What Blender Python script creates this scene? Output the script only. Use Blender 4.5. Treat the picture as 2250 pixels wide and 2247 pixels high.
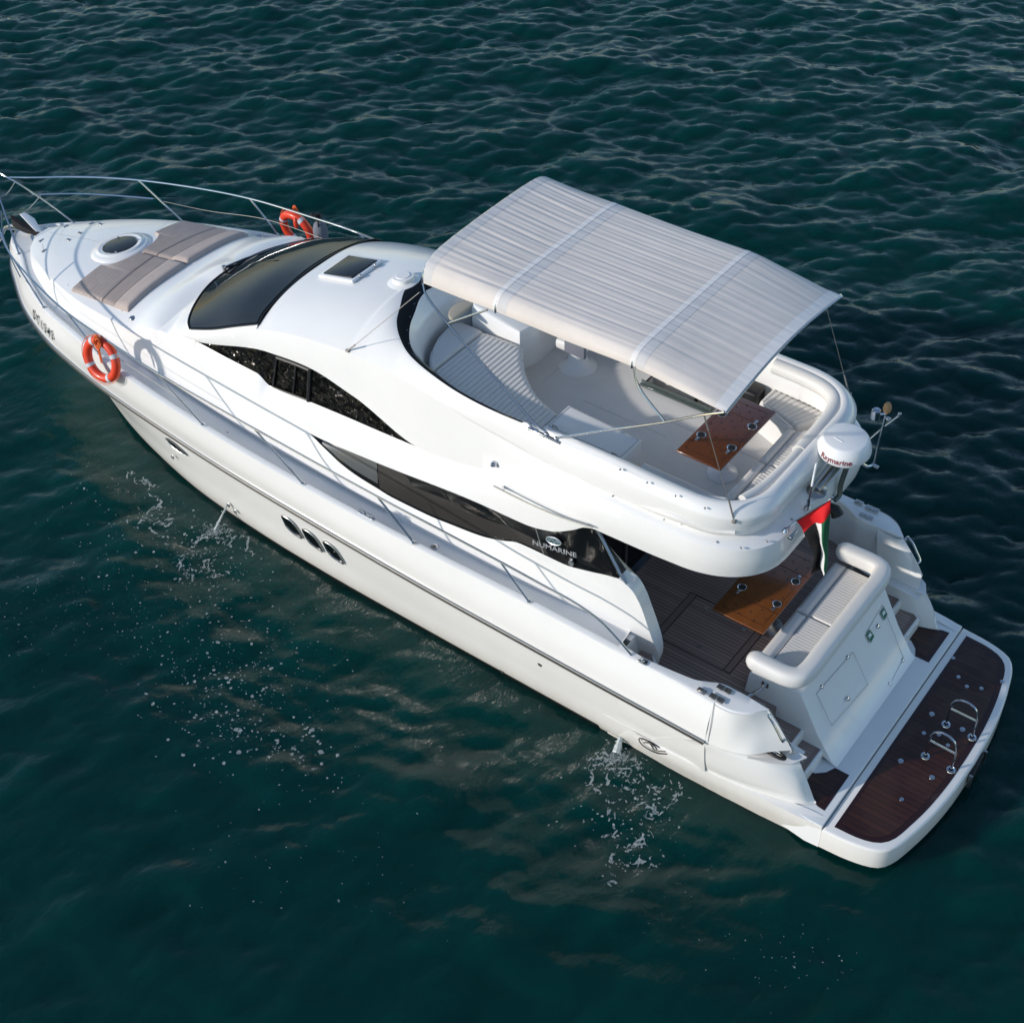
import bpy, bmesh, math, random
import numpy as np
from mathutils import Vector, Matrix
random.seed(7); rng = np.random.default_rng(7)
R_ = math.radians
for o in list(bpy.data.objects): bpy.data.objects.remove(o)
S = bpy.context.scene
COL = S.collection
# ------------------------------------------------------------------ camera
CAM = dict(loc=(-3.5531265530950757, 12.71289535878553, 15.81951524443962), yaw=-52.11749339294932, pitch=42.91466089964502, roll=-1.7277949305360771, f=3226.100556814032)
cy_, sy_ = math.cos(R_(CAM['yaw'])), math.sin(R_(CAM['yaw']))
cp_, sp_ = math.cos(R_(CAM['pitch'])), math.sin(R_(CAM['pitch']))
CC = Vector(CAM['loc'])
CF = Vector((cy_*cp_, sy_*cp_, -sp_))
_r = Vector((sy_, -cy_, 0)); _u = Vector((cy_*sp_, sy_*sp_, cp_))
_cr, _sr = math.cos(R_(CAM['roll'])), math.sin(R_(CAM['roll']))
CR = _r*_cr + _u*_sr
CU = -_r*_sr + _u*_cr
cam_d = bpy.data.cameras.new('camera'); cam = bpy.data.objects.new('camera', cam_d); COL.objects.link(cam)
m = Matrix((CR, CU, -CF)).transposed().to_4x4(); m.translation = CC
cam.matrix_world = m
cam_d.sensor_fit = 'HORIZONTAL'; cam_d.sensor_width = 36; cam_d.lens = CAM['f']/2250*36
cam_d.clip_start = .5; cam_d.clip_end = 9000
S.camera = cam
S.render.resolution_x, S.render.resolution_y = 1024, 1022
# ------------------------------------------------------------------ sky, sun, exposure
SUN_DIR = Vector((0.55, 0.755, 0.335)).normalized()       # towards the sun: low over the port side, a little ahead
el = math.asin(SUN_DIR.z); az = math.atan2(SUN_DIR.x, SUN_DIR.y)
W = bpy.data.worlds.new('World'); S.world = W; W.use_nodes = True
wn = W.node_tree; bg = wn.nodes['Background']
sky = wn.nodes.new('ShaderNodeTexSky'); sky.sky_type = 'NISHITA'; sky.sun_disc = False
sky.sun_elevation = el; sky.sun_rotation = az; sky.air_density = 1.0; sky.dust_density = 0.15; sky.ozone_density = 1.5
wn.links.new(sky.outputs[0], bg.inputs[0]); bg.inputs[1].default_value = 0.15
sd = bpy.data.lights.new('sun', 'SUN'); sd.energy = 2.85; sd.angle = R_(1.6); sd.color = (1, .925, .84)
so = bpy.data.objects.new('sun', sd); COL.objects.link(so)
so.rotation_euler = SUN_DIR.to_track_quat('Z', 'Y').to_euler(); so.location = (0, 30, 20)
S.view_settings.view_transform = 'Standard'; S.view_settings.look = 'None'
S.view_settings.exposure = 0.30; S.view_settings.gamma = 1
S.render.engine = 'CYCLES'
# ------------------------------------------------------------------ place a photograph measurement in 3D
REG = {'A':(0,340,560),'B':(400,400,560),'C':(860,340,560),'D':(1340,500,560),'E':(860,600,560),'F':(1340,760,560),'G':(1700,1000,550),'H':(1340,1140,560),'I':(1700,1400,550),'J':(100,700,560),'K':(500,900,560),'L':(960,1000,560),'M':(1240,1400,560),'N':(1740,860,280)}
def P(r, u, w, **k):
    a = REG[r]; s = a[2]/1929.
    px, py = a[0]+u*s, a[1]+w*s
    d = CF + CR*((px-1125)/CAM['f']) - CU*((py-1123)/CAM['f'])
    ax, v = list(k.items())[0]; i = 'xyz'.index(ax)
    return CC + d*((v-CC[i])/d[i])
# ------------------------------------------------------------------ scene tree helpers
def link(name, me, mat, parent=None):
    o = bpy.data.objects.new(name, me); COL.objects.link(o)
    if mat is not None:
        for mm in (mat if isinstance(mat, (list, tuple)) else [mat]): me.materials.append(mm)
    if parent: o.parent = parent; o.matrix_parent_inverse = Matrix.Translation(-parent.location) if parent.type == 'EMPTY' and parent.parent is None else Matrix()
    return o
def thing(name, label, cat, loc=(0,0,0), group=None):
    o = bpy.data.objects.new(name, None); COL.objects.link(o); o.location = loc; o.empty_display_size = .1
    o['label'] = label; o['category'] = cat
    if group: o['group'] = group
    return o
def tag(o, label, cat, group=None, kind=None):
    if label: o['label'] = label
    if cat: o['category'] = cat
    if group: o['group'] = group
    if kind: o['kind'] = kind
    return o
class MB:
    """collects shapes into one mesh"""
    def __init__(s): s.v = []; s.f = []; s.mi = []
    def add(s, vs, fs, mi=0):
        b = len(s.v); s.v += [tuple(v) for v in vs]; s.f += [tuple(i+b for i in f) for f in fs]; s.mi += [mi]*len(fs)
        return s
    def grid(s, rows, mi=0, mirror=False, closed=False, flip=False):
        n = len(rows[0]); vs = [p for r in rows for p in r]; fs = []
        for i in range(len(rows)-1):
            for j in range(n-1 + (1 if closed else 0)):
                a, b = i*n+j, i*n+(j+1) % n
                f = (a, b, b+n, a+n)
                fs.append(f[::-1] if flip else f)
        s.add(vs, fs, mi)
        if mirror: s.add([(p[0], -p[1], p[2]) for p in vs], [f[::-1] for f in fs], mi)
        return s
    def tube(s, pts, r, n=8, mi=0, cap=True, closed=False, mirror=False):
        pts = [Vector(p) for p in pts]; rr = r if hasattr(r, '__len__') else [r]*len(pts)
        N = len(pts); rings = []; up = None
        for i, p in enumerate(pts):
            if closed: t = pts[(i+1) % N]-pts[i-1]
            else: t = pts[min(i+1, N-1)]-pts[max(i-1, 0)]
            if t.length < 1e-9: t = Vector((0, 0, 1))
            t.normalize()
            if up is None:
                up = Vector((0, 0, 1)) if abs(t.z) < .9 else Vector((1, 0, 0))
            a = t.cross(up)
            if a.length < 1e-5: a = t.orthogonal()
            a.normalize(); up = a.cross(t)
            rings.append([p + (a*math.cos(q*2*math.pi/n) + up*math.sin(q*2*math.pi/n))*rr[i] for q in range(n)])
        if closed: rings.append(rings[0])
        vs = [q for R in rings for q in R]; fs = []
        for i in range(len(rings)-1):
            for j in range(n):
                k = (j+1) % n; fs.append((i*n+j, i*n+k, (i+1)*n+k, (i+1)*n+j))
        if cap and not closed:
            fs.append(tuple(range(n))[::-1]); b = (len(rings)-1)*n; fs.append(tuple(range(b, b+n)))
        s.add(vs, fs, mi)
        if mirror: s.add([(p[0], -p[1], p[2]) for p in vs], [f[::-1] for f in fs], mi)
        return s
    def box(s, c, d, rot=None, mi=0, bev=0):
        bm = bmesh.new(); bmesh.ops.create_cube(bm, size=1)
        for v in bm.verts: v.co = Vector((v.co.x*d[0], v.co.y*d[1], v.co.z*d[2]))
        if bev: bmesh.ops.bevel(bm, geom=bm.edges[:], offset=bev, segments=3, profile=.5, affect='EDGES')
        M_ = Matrix.Translation(c) @ (rot.to_4x4() if rot else Matrix())
        for v in bm.verts: v.co = M_ @ v.co
        bm.verts.index_update(); s.add([v.co[:] for v in bm.verts], [[v.index for v in f.verts] for f in bm.faces], mi); bm.free(); return s
    def prism(s, poly, z0, z1, mi=0, bev=0, seg=3):
        """vertical extrusion of a plan outline [(x,y)..]; z0/z1 numbers or functions of (x,y)"""
        f0 = z0 if callable(z0) else (lambda x, y: z0); f1 = z1 if callable(z1) else (lambda x, y: z1)
        bm = bmesh.new()
        a = [bm.verts.new((p[0], p[1], f0(*p[:2]))) for p in poly]; b = [bm.verts.new((p[0], p[1], f1(*p[:2]))) for p in poly]
        n = len(poly)
        for i in range(n): bm.faces.new((a[i], a[(i+1) % n], b[(i+1) % n], b[i]))
        bm.faces.new(a[::-1]); top = bm.faces.new(b)
        bmesh.ops.recalc_face_normals(bm, faces=bm.faces[:])
        if bev:
            es = [e for e in bm.edges if e.verts[0] in b and e.verts[1] in b]
            bmesh.ops.bevel(bm, geom=es, offset=bev, segments=seg, profile=.5, affect='EDGES')
        bmesh.ops.triangulate(bm, faces=[f for f in bm.faces if len(f.verts) > 4])
        bm.verts.index_update(); s.add([v.co[:] for v in bm.verts], [[v.index for v in f.verts] for f in bm.faces], mi); bm.free(); return s
    def lathe(s, prof, c, n=24, axis=None, mi=0):
        """prof [(r,h)..] round axis through c"""
        ax = Vector(axis or (0, 0, 1)).normalized(); a = ax.orthogonal().normalized(); b = ax.cross(a); c = Vector(c)
        rings = [[c + ax*h + (a*math.cos(t*2*math.pi/n)+b*math.sin(t*2*math.pi/n))*max(r, 1e-4) for t in range(n)] for r, h in prof]
        vs = [q for R in rings for q in R]; fs = []
        for i in range(len(rings)-1):
            for j in range(n):
                k = (j+1) % n; fs.append((i*n+j, i*n+k, (i+1)*n+k, (i+1)*n+j))
        return s.add(vs, fs, mi)
    def mirror(s):
        v = [(p[0], -p[1], p[2]) for p in s.v]; f = [x[::-1] for x in s.f]; mi = list(s.mi); b = len(s.v)
        s.v += v; s.f += [tuple(i+b for i in x) for x in f]; s.mi += mi; return s
    def sides(s, name, mat, parent=None, **k):
        a = s.build(name, mat, parent, **k); m_ = MB(); m_.v = [(p[0], -p[1], p[2]) for p in s.v]; m_.f = [x[::-1] for x in s.f]; m_.mi = list(s.mi)
        return a, m_.build(name, mat, parent, **k)
    def build(s, name, mat, parent=None, smooth=35, merge=1e-4, solid=0, recalc=True, bevel=0):
        me = bpy.data.meshes.new(name); bm = bmesh.new()
        vs = [bm.verts.new(v) for v in s.v]
        for f, mi in zip(s.f, s.mi):
            try: q = bm.faces.new([vs[i] for i in f]); q.material_index = mi
            except ValueError: pass
        if merge: bmesh.ops.remove_doubles(bm, verts=bm.verts[:], dist=merge)
        bmesh.ops.dissolve_degenerate(bm, edges=bm.edges[:], dist=1e-6)
        if recalc: bmesh.ops.recalc_face_normals(bm, faces=bm.faces[:])
        bm.to_mesh(me); bm.free()
        if smooth:
            me.polygons.foreach_set('use_smooth', [True]*len(me.polygons)); me.set_sharp_from_angle(angle=R_(smooth))
        o = link(name, me, mat, parent)
        if solid:
            md = o.modifiers.new('solid', 'SOLIDIFY'); md.thickness = solid; md.offset = -1
        if bevel:
            md = o.modifiers.new('bevel', 'BEVEL'); md.width = bevel; md.segments = 2; md.limit_method = 'ANGLE'; md.angle_limit = R_(40)
        return o
# ------------------------------------------------------------------ curve helpers
def pch(xs, ys, xq):
    xs = np.asarray(xs, float); ys = np.asarray(ys, float)
    if xs[0] > xs[-1]: xs = xs[::-1]; ys = ys[::-1]
    h = np.diff(xs); d = np.diff(ys)/h; n = len(xs); mm = np.zeros(n)
    for i in range(1, n-1):
        if d[i-1]*d[i] > 0:
            w1 = 2*h[i]+h[i-1]; w2 = h[i]+2*h[i-1]; mm[i] = (w1+w2)/(w1/d[i-1]+w2/d[i])
    mm[0] = d[0]; mm[-1] = d[-1]
    xq = np.clip(xq, xs[0], xs[-1]); k = np.clip(np.searchsorted(xs, xq)-1, 0, n-2)
    t = (xq-xs[k])/h[k]
    return ((1+2*t)*(1-t)**2)*ys[k] + t*(1-t)**2*h[k]*mm[k] + t*t*(3-2*t)*ys[k+1] + t*t*(t-1)*h[k]*mm[k+1]
def fx(pts):
    """curve given as points, evaluated as a function of x"""
    pts = sorted([tuple(p) for p in pts]); X = [p[0] for p in pts]; Y = [p[1] for p in pts]; Z = [p[2] for p in pts]
    return lambda x: Vector((x, float(pch(X, Y, x)), float(pch(X, Z, x))))
def cr(pts, n, closed=False):
    """Catmull-Rom through points, resampled to n points of even chord length"""
    p = [np.array(q, float) for q in pts]; N = len(p)
    if N == 2: return [Vector(p[0]*(1-t)+p[1]*t) for t in np.linspace(0, 1, n)]
    out = []; segs = N if closed else N-1; K = 14
    for i in range(segs):
        g = (lambda k: p[k % N]) if closed else (lambda k: p[k] if 0 <= k < N else (2*p[0]-p[1] if k < 0 else 2*p[-1]-p[-2]))
        p0, p1, p2, p3 = g(i-1), g(i), g(i+1), g(i+2)
        d1 = max(np.linalg.norm(p1-p0), 1e-6)**.5; d2 = max(np.linalg.norm(p2-p1), 1e-6)**.5; d3 = max(np.linalg.norm(p3-p2), 1e-6)**.5
        m1 = (p1-p0)/d1-(p2-p0)/(d1+d2)+(p2-p1)/d2; m2 = (p2-p1)/d2-(p3-p1)/(d2+d3)+(p3-p2)/d3; m1 *= d2; m2 *= d2
        for k in range(K):
            t = k/K; out.append((2*t**3-3*t**2+1)*p1+(t**3-2*t**2+t)*m1+(-2*t**3+3*t**2)*p2+(t**3-t**2)*m2)
    out.append(p[0] if closed else p[-1]); out = np.array(out)
    L = np.r_[0, np.cumsum(np.linalg.norm(np.diff(out, axis=0), axis=1))]
    q = np.linspace(0, L[-1], n+1 if closed else n)
    r = np.stack([np.interp(q, L, out[:, c]) for c in range(3)], 1)
    if closed: r = r[:-1]
    return [Vector(v) for v in r]
def ctrl(rows, nu, nv, keep_v=False):
    """smooth grid from a control net: rows of corresponding points"""
    cols = [cr([r[j] for r in rows], nv) for j in range(len(rows[0]))] if not keep_v else [[Vector(r[j]) for r in rows] for j in range(len(rows[0]))]
    nr = len(cols[0]); out = []
    K = 14
    for i in range(nr): out.append(cr([c[i] for c in cols], nu))
    return out
def mid(a, b, t=.5): return [Vector(p).lerp(Vector(q), t) for p, q in zip(a, b)]
# ------------------------------------------------------------------ materials
def mat(name, col, rough=.4, metal=0, spec=.5, coat=0, bump=None, emis=None, trans=0, ior=1.45, var=0, vscale=2.):
    m_ = bpy.data.materials.new(name); m_.use_nodes = True; nt = m_.node_tree; b = nt.nodes['Principled BSDF']
    b.inputs['Base Color'].default_value = (*col, 1); b.inputs['Roughness'].default_value = rough; b.inputs['Metallic'].default_value = metal
    b.inputs['Specular IOR Level'].default_value = spec; b.inputs['Coat Weight'].default_value = coat; b.inputs['Coat Roughness'].default_value = .06
    b.inputs['Transmission Weight'].default_value = trans; b.inputs['IOR'].default_value = ior
    tc = nt.nodes.new('ShaderNodeTexCoord')
    if var:
        n_ = nt.nodes.new('ShaderNodeTexNoise'); n_.inputs['Scale'].default_value = vscale; n_.inputs['Detail'].default_value = 6; n_.inputs['Roughness'].default_value = .6
        nt.links.new(tc.outputs['Object'], n_.inputs['Vector'])
        r_ = nt.nodes.new('ShaderNodeMapRange'); r_.inputs['From Min'].default_value = .3; r_.inputs['From Max'].default_value = .7; r_.inputs['To Min'].default_value = 1-var; r_.inputs['To Max'].default_value = 1+var*.5
        nt.links.new(n_.outputs['Fac'], r_.inputs['Value'])
        h_ = nt.nodes.new('ShaderNodeHueSaturation'); h_.inputs['Color'].default_value = (*col, 1); nt.links.new(r_.outputs[0], h_.inputs['Value'])
        nt.links.new(h_.outputs[0], b.inputs['Base Color'])
    if bump:
        n2 = nt.nodes.new('ShaderNodeTexNoise'); n2.inputs['Scale'].default_value = bump[0]; n2.inputs['Detail'].default_value = bump[3] if len(bump) > 3 else 4
        nt.links.new(tc.outputs['Object'], n2.inputs['Vector'])
        bp_ = nt.nodes.new('ShaderNodeBump'); bp_.inputs['Strength'].default_value = bump[1]; bp_.inputs['Distance'].default_value = bump[2]
        nt.links.new(n2.outputs['Fac'], bp_.inputs['Height']); nt.links.new(bp_.outputs[0], b.inputs['Normal'])
    return m_
M = {}
M['gel'] = mat('white_gelcoat', (.80, .79, .77), .22, coat=.3, var=.035, vscale=.9)
M['hullgel'] = mat('white_hull_gelcoat', (.80, .785, .755), .20, coat=.35, var=.04, vscale=.7)
M['deck'] = mat('white_nonskid_deck', (.74, .74, .73), .5, bump=(260, .25, .002), var=.04, vscale=3)
M['floor'] = mat('grey_white_floor', (.68, .67, .65), .45, bump=(260, .2, .002), var=.05, vscale=3)
M['seam'] = mat('panel_seam', (.25, .25, .25), .6)
M['glass'] = mat('dark_tinted_glass', (.005, .006, .007), .05, spec=.18)
M['mesh'] = mat('black_window_mesh_cover', (.014, .017, .022), .24, spec=.4, bump=(900, .3, .001))
M['wavy'] = mat('black_wrinkled_window_film', (.003, .003, .003), .07, spec=.09, bump=(4.0, 1.0, .13, 2))
M['steel'] = mat('polished_steel', (.50, .52, .55), .16, metal=1)
M['steeld'] = mat('brushed_steel', (.42, .42, .42), .32, metal=1)
M['black'] = mat('black_rubber', (.012, .012, .013), .45)
M['int'] = mat('dark_interior', (.012, .011, .010), .7)
M['vinyl'] = mat('white_vinyl_upholstery', (.70, .68, .65), .45, bump=(40, .15, .006), var=.03, vscale=4)
M['pad'] = mat('beige_sun_pad_cloth', (.46, .385, .345), .85, bump=(600, .3, .001), var=.08, vscale=6)
M['canvas'] = mat('cream_canopy_canvas', (.70, .635, .58), .85, bump=(700, .25, .001), var=.06, vscale=2.5)
M['canvasd'] = mat('cream_canvas_band', (.61, .59, .575), .85, bump=(700, .25, .001), var=.05, vscale=8)
M['orange'] = mat('orange_lifebuoy_plastic', (.72, .055, .018), .38, coat=.2, var=.06, vscale=12)
M['orope'] = mat('orange_rope', (.70, .13, .03), .8, bump=(160, .8, .006))
M['silver'] = mat('silver_reflective_tape', (.55, .58, .62), .35)
M['red'] = mat('red_cloth', (.62, .008, .012), .75)
M['green'] = mat('green_cloth', (.01, .10, .04), .75)
M['white'] = mat('white_cloth', (.78, .78, .78), .75)
M['blackc'] = mat('black_cloth', (.010, .010, .011), .8)
M['signg'] = mat('green_sign', (.005, .13, .07), .5)
M['textk'] = mat('black_lettering', (.012, .012, .014), .4)
M['textr'] = mat('dark_red_lettering', (.20, .01, .018), .4)
M['foam'] = mat('pale_foam', (.36, .41, .42), .7)
M['foam'].node_tree.nodes['Principled BSDF'].inputs['Alpha'].default_value = .6
M['plastic'] = mat('white_plastic', (.78, .79, .80), .3, coat=.2)
M['wire'] = mat('grey_wire', (.25, .24, .22), .5, metal=.5)
M['greyf'] = mat('grey_fender_cover', (.16, .17, .20), .8, bump=(300, .4, .003))
M['cork'] = mat('tan_lamp_cover', (.42, .25, .12), .7, var=.2, vscale=40)
M['pipe'] = mat('grey_green_pipe', (.10, .12, .11), .3, metal=.4)
def wood(name, base, line, pitch, axis, rough, coat=0, var=.25, linew=.10, spots=None, wet=False):
    """planks: thin dark caulking lines every `pitch` metres across `axis`, grain along the other"""
    m_ = bpy.data.materials.new(name); m_.use_nodes = True; nt = m_.node_tree; L_ = nt.links; b = nt.nodes['Principled BSDF']
    b.inputs['Roughness'].default_value = rough; b.inputs['Coat Weight'].default_value = coat; b.inputs['Coat Roughness'].default_value = .08
    tc = nt.nodes.new('ShaderNodeTexCoord'); sp = nt.nodes.new('ShaderNodeSeparateXYZ'); L_.new(tc.outputs['Object'], sp.inputs[0])
    def math_(op, a, b_=None):
        n_ = nt.nodes.new('ShaderNodeMath'); n_.operation = op
        for i, q in enumerate((a, b_)):
            if q is None: continue
            if isinstance(q, (int, float)): n_.inputs[i].default_value = q
            else: L_.new(q, n_.inputs[i])
        return n_.outputs[0]
    u = math_('DIVIDE', sp.outputs[axis], pitch); fl = math_('FLOOR', u); fr = math_('FRACT', u)
    wn_ = nt.nodes.new('ShaderNodeTexWhiteNoise'); wn_.noise_dimensions = '1D'; L_.new(fl, wn_.inputs['W'])
    gm = nt.nodes.new('ShaderNodeMapping'); L_.new(tc.outputs['Object'], gm.inputs[0])
    sc = [2.5, 2.5, 2.5]; sc['XYZ'.index(axis)] = 60; gm.inputs['Scale'].default_value = sc
    no = nt.nodes.new('ShaderNodeTexNoise'); no.inputs['Scale'].default_value = 1; no.inputs['Detail'].default_value = 6; L_.new(gm.outputs[0], no.inputs['Vector'])
    n3 = nt.nodes.new('ShaderNodeTexNoise'); n3.inputs['Scale'].default_value = 1.7; n3.inputs['Detail'].default_value = 3; L_.new(tc.outputs['Object'], n3.inputs['Vector'])
    v = math_('ADD', math_('ADD', math_('MULTIPLY', wn_.outputs['Value'], var), math_('MULTIPLY', no.outputs['Fac'], var*1.6)), math_('ADD', math_('MULTIPLY', n3.outputs['Fac'], var*1.2), 1-2.1*var))
    hs = nt.nodes.new('ShaderNodeHueSaturation'); hs.inputs['Color'].default_value = (*base, 1); L_.new(v, hs.inputs['Value'])
    mx = nt.nodes.new('ShaderNodeMix'); mx.data_type = 'RGBA'; L_.new(math_('LESS_THAN', fr, linew), mx.inputs['Factor'])
    L_.new(hs.outputs[0], mx.inputs['A']); mx.inputs['B'].default_value = (*line, 1)
    L_.new(mx.outputs['Result'], b.inputs['Base Color'])
    bm_ = nt.nodes.new('ShaderNodeBump'); bm_.inputs['Strength'].default_value = .25; bm_.inputs['Distance'].default_value = .003; L_.new(no.outputs['Fac'], bm_.inputs['Height']); L_.new(bm_.outputs[0], b.inputs['Normal'])
    if wet:
        w = nt.nodes.new('ShaderNodeMapRange'); w.inputs['From Min'].default_value = .42; w.inputs['From Max'].default_value = .58; w.inputs['To Min'].default_value = .12; w.inputs['To Max'].default_value = .5
        L_.new(n3.outputs['Fac'], w.inputs['Value']); L_.new(w.outputs[0], b.inputs['Roughness'])
    return m_
M['teak'] = wood('weathered_teak_planks', (.36, .27, .235), (.035, .028, .025), .058, 'Y', .7, linew=.13)
M['teakp'] = wood('weathered_teak_border', (.25, .185, .16), (.02, .015, .015), .30, 'X', .7, linew=.0)
M['teakw'] = wood('wet_dark_red_teak_planks', (.045, .014, .007), (.003, .001, .001), .085, 'Y', .35, coat=.0, var=.35, linew=.10, wet=True)
M['teakwb'] = wood('wet_dark_red_teak_border', (.026, .006, .006), (.01, .004, .004), .9, 'X', .35, coat=.0, linew=.0)
M['varn'] = wood('varnished_table_wood', (.115, .034, .011), (.1, .03, .01), .13, 'X', .22, coat=.5, var=.18, linew=.0)
M['varn2'] = wood('amber_varnished_table_wood', (.175, .056, .014), (.1, .03, .01), .13, 'X', .22, coat=.5, var=.18, linew=.0)

def stain(m_):
    nt = m_.node_tree; b = nt.nodes['Principled BSDF']; L_ = nt.links; src = b.inputs['Base Color'].links[0].from_socket
    tc = nt.nodes.new('ShaderNodeTexCoord'); sp = nt.nodes.new('ShaderNodeSeparateXYZ'); L_.new(tc.outputs['Object'], sp.inputs[0])
    mp = nt.nodes.new('ShaderNodeMapping'); mp.inputs['Scale'].default_value = (7, 7, .5); L_.new(tc.outputs['Object'], mp.inputs[0])
    n_ = nt.nodes.new('ShaderNodeTexNoise'); n_.inputs['Scale'].default_value = 1; n_.inputs['Detail'].default_value = 6; L_.new(mp.outputs[0], n_.inputs['Vector'])
    a = nt.nodes.new('ShaderNodeMapRange'); a.inputs['From Min'].default_value = .55; a.inputs['From Max'].default_value = .02; L_.new(sp.outputs['Z'], a.inputs['Value'])
    m2 = nt.nodes.new('ShaderNodeMath'); m2.operation = 'MULTIPLY'; L_.new(a.outputs[0], m2.inputs[0]); L_.new(n_.outputs['Fac'], m2.inputs[1])
    m3 = nt.nodes.new('ShaderNodeMath'); m3.operation = 'MULTIPLY'; L_.new(m2.outputs[0], m3.inputs[0]); m3.inputs[1].default_value = .5
    mx = nt.nodes.new('ShaderNodeMix'); mx.data_type = 'RGBA'; L_.new(m3.outputs[0], mx.inputs['Factor']); L_.new(src, mx.inputs['A']); mx.inputs['B'].default_value = (.52, .40, .24, 1)
    L_.new(mx.outputs['Result'], b.inputs['Base Color'])
stain(M['hullgel'])
# ------------------------------------------------------------------ the yacht: hull curves (port side, y > 0; bow = +x)
yacht = thing('motor_yacht', 'large white motor yacht with flybridge, dark windows and teak cockpit, lying on dark green sea', 'motor yacht', (8, 0, 0))
G = [(17.40,0,1.76),(17.32,.17,1.77),(17.17,.31,1.79),(16.9,.47,1.85),(16.5,.66,1.92),(15.71,1.14,2.0),(14.66,1.60,2.08),(13.7,1.86,2.18),(12.76,2.08,2.24),(11.6,2.22,2.21),(10.3,2.30,2.15),(8.4,2.33,2.06),(6.35,2.30,1.99),(4.45,2.22,1.92),(2.85,2.17,1.84),(2.2,2.15,1.82),(1.62,2.16,1.80)]
RB = [(17.5,0,1.46),(17.42,.19,1.47),(17.22,.35,1.48),(16.95,.56,1.49),(16.6,.78,1.5),(15.7,1.29,1.5),(14.66,1.67,1.5),(13.81,1.86,1.5),(12.8,2.02,1.5),(11.6,2.15,1.5),(10.0,2.27,1.48),(8.3,2.335,1.45),(6.2,2.36,1.38),(4.2,2.33,1.30),(2.85,2.31,1.25),(2.2,2.30,1.235),(1.62,2.295,1.22)]
MD = [(16.75,0,.75),(16.7,.10,.75),(16.5,.22,.75),(16.25,.36,.75),(15.95,.52,.75),(15.2,.90,.75),(14.3,1.28,.76),(13.5,1.55,.78),(12.6,1.80,.80),(11.4,2.02,.82),(9.9,2.15,.82),(8.2,2.22,.80),(6.2,2.25,.76),(4.2,2.24,.72),(2.85,2.22,.70),(2.2,2.21,.70),(1.62,2.20,.70)]
WL = [(16.0,0,0),(15.95,.07,0),(15.8,.16,0),(15.55,.28,0),(15.3,.42,0),(14.7,.74,0),(14.0,1.08,0),(13.2,1.38,0),(12.3,1.62,0),(11.2,1.84,0),(9.8,1.98,0),(8.2,2.05,0),(6.2,2.06,0),(4.2,2.06,0),(2.85,2.06,0),(2.2,2.06,0),(1.62,2.05,0)]
KL = [(15.6,0,-.6),(15.5,.02,-.6),(15.3,.05,-.6),(15.0,.1,-.6),(14.8,.15,-.6),(14.0,.35,-.6),(13.3,.6,-.6),(12.5,.85,-.6),(11.6,1.1,-.6),(10.6,1.35,-.6),(9.4,1.5,-.6),(8,1.6,-.6),(6.2,1.6,-.6),(4.2,1.6,-.6),(2.85,1.6,-.6),(2.2,1.6,-.6),(1.62,1.6,-.6)]
NU = 150
def rows_of(nets, nv): 
    g = ctrl(nets, NU, nv); return g
h = MB()
low = ctrl([KL, WL, MD, RB], NU, 22); h.grid(low)
MG = [tuple(Vector(a).lerp(Vector(b), .5)+Vector((0, .035 if b[1] > .1 else 0, 0))) for a, b in zip(RB, G)]
up = ctrl([RB, MG, G], NU, 9)
h.grid(up)
h.mirror(); hull = h.build('hull', M['hullgel'], yacht, smooth=28)
gun = up[-1]; rub = low[-1]
# dark anti-fouling strip along the waterline
b_ = MB(); r0 = [p + (rub_n) for p, rub_n in []] if False else None
a0 = low[7]; a1 = low[8]
def wl_row(z, off):
    out = []
    for j in range(NU):
        col = [low[i][j] for i in range(len(low))]; q = col[0]
        for a, b in zip(col, col[1:]):
            if a.z <= z <= b.z: q = a.lerp(b, (z-a.z)/(b.z-a.z)); break
        out.append(q + Vector((0, (off if q.y > .01 else 0) if q.x > 3.3 else -.05, 0)))
    return out
_ks = [j for j in range(NU) if low[1][j].x > 3.15 or True]
b_.grid([wl_row(-.3, .004), wl_row(-.1, .006), wl_row(.05, .007), wl_row(.11, .006)]); b_.mirror(); b_.build('waterline_stripe', M['black'], hull)
# rub rail: steel strip with black insert, bow to stern
for sgn in (1, -1):
    b = MB(); pts = [Vector((p.x, (p.y+.012)*sgn, p.z)) for p in cr([q for q in RB], 220)]
    b.tube(pts, .019, 8); r_o = b.build('rub_rail', M['steeld'], hull)
    c = MB(); c.tube([p+Vector((0, .022*sgn, -.018)) for p in pts], .018, 6); c.build('rubber_insert', M['black'], hull)

# ------------------------------------------------------------------ aft hull: bulges, flange, wings
def sgrid(mb, nets, nu, nv): mb.grid(ctrl(nets, nu, nv))
aft = MB()
# flange + low side, x 2.2 .. 0.2
FL_o = [(3.2,2.13,.52),(2.4,2.205,.50),(1.95,2.205,.50),(1.3,2.17,.50),(.7,2.13,.49),(.2,2.09,.48),(.015,2.07,.47)]
FL_s = [(3.2,2.11,.40),(2.4,2.195,.36),(1.95,2.185,.34),(1.3,2.15,.33),(.7,2.11,.32),(.2,2.07,.30),(.015,2.05,.28)]
FL_b = [(3.2,2.06,-.05),(2.4,2.05,-.1),(1.95,2.04,-.1),(1.3,2.03,-.1),(.7,2.02,-.05),(.2,2.01,.04),(.015,2.0,.06)]
FL_i = [(3.2,2.20,.53),(2.4,2.195,.52),(1.95,2.16,.51),(1.3,2.10,.505),(.7,2.0,.50),(.2,1.93,.499),(.015,1.92,.49)]
aft.grid(ctrl([FL_b, FL_s, FL_o], 60, 8)); aft.grid([cr(FL_o, 60), cr(FL_i, 60)])
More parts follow.
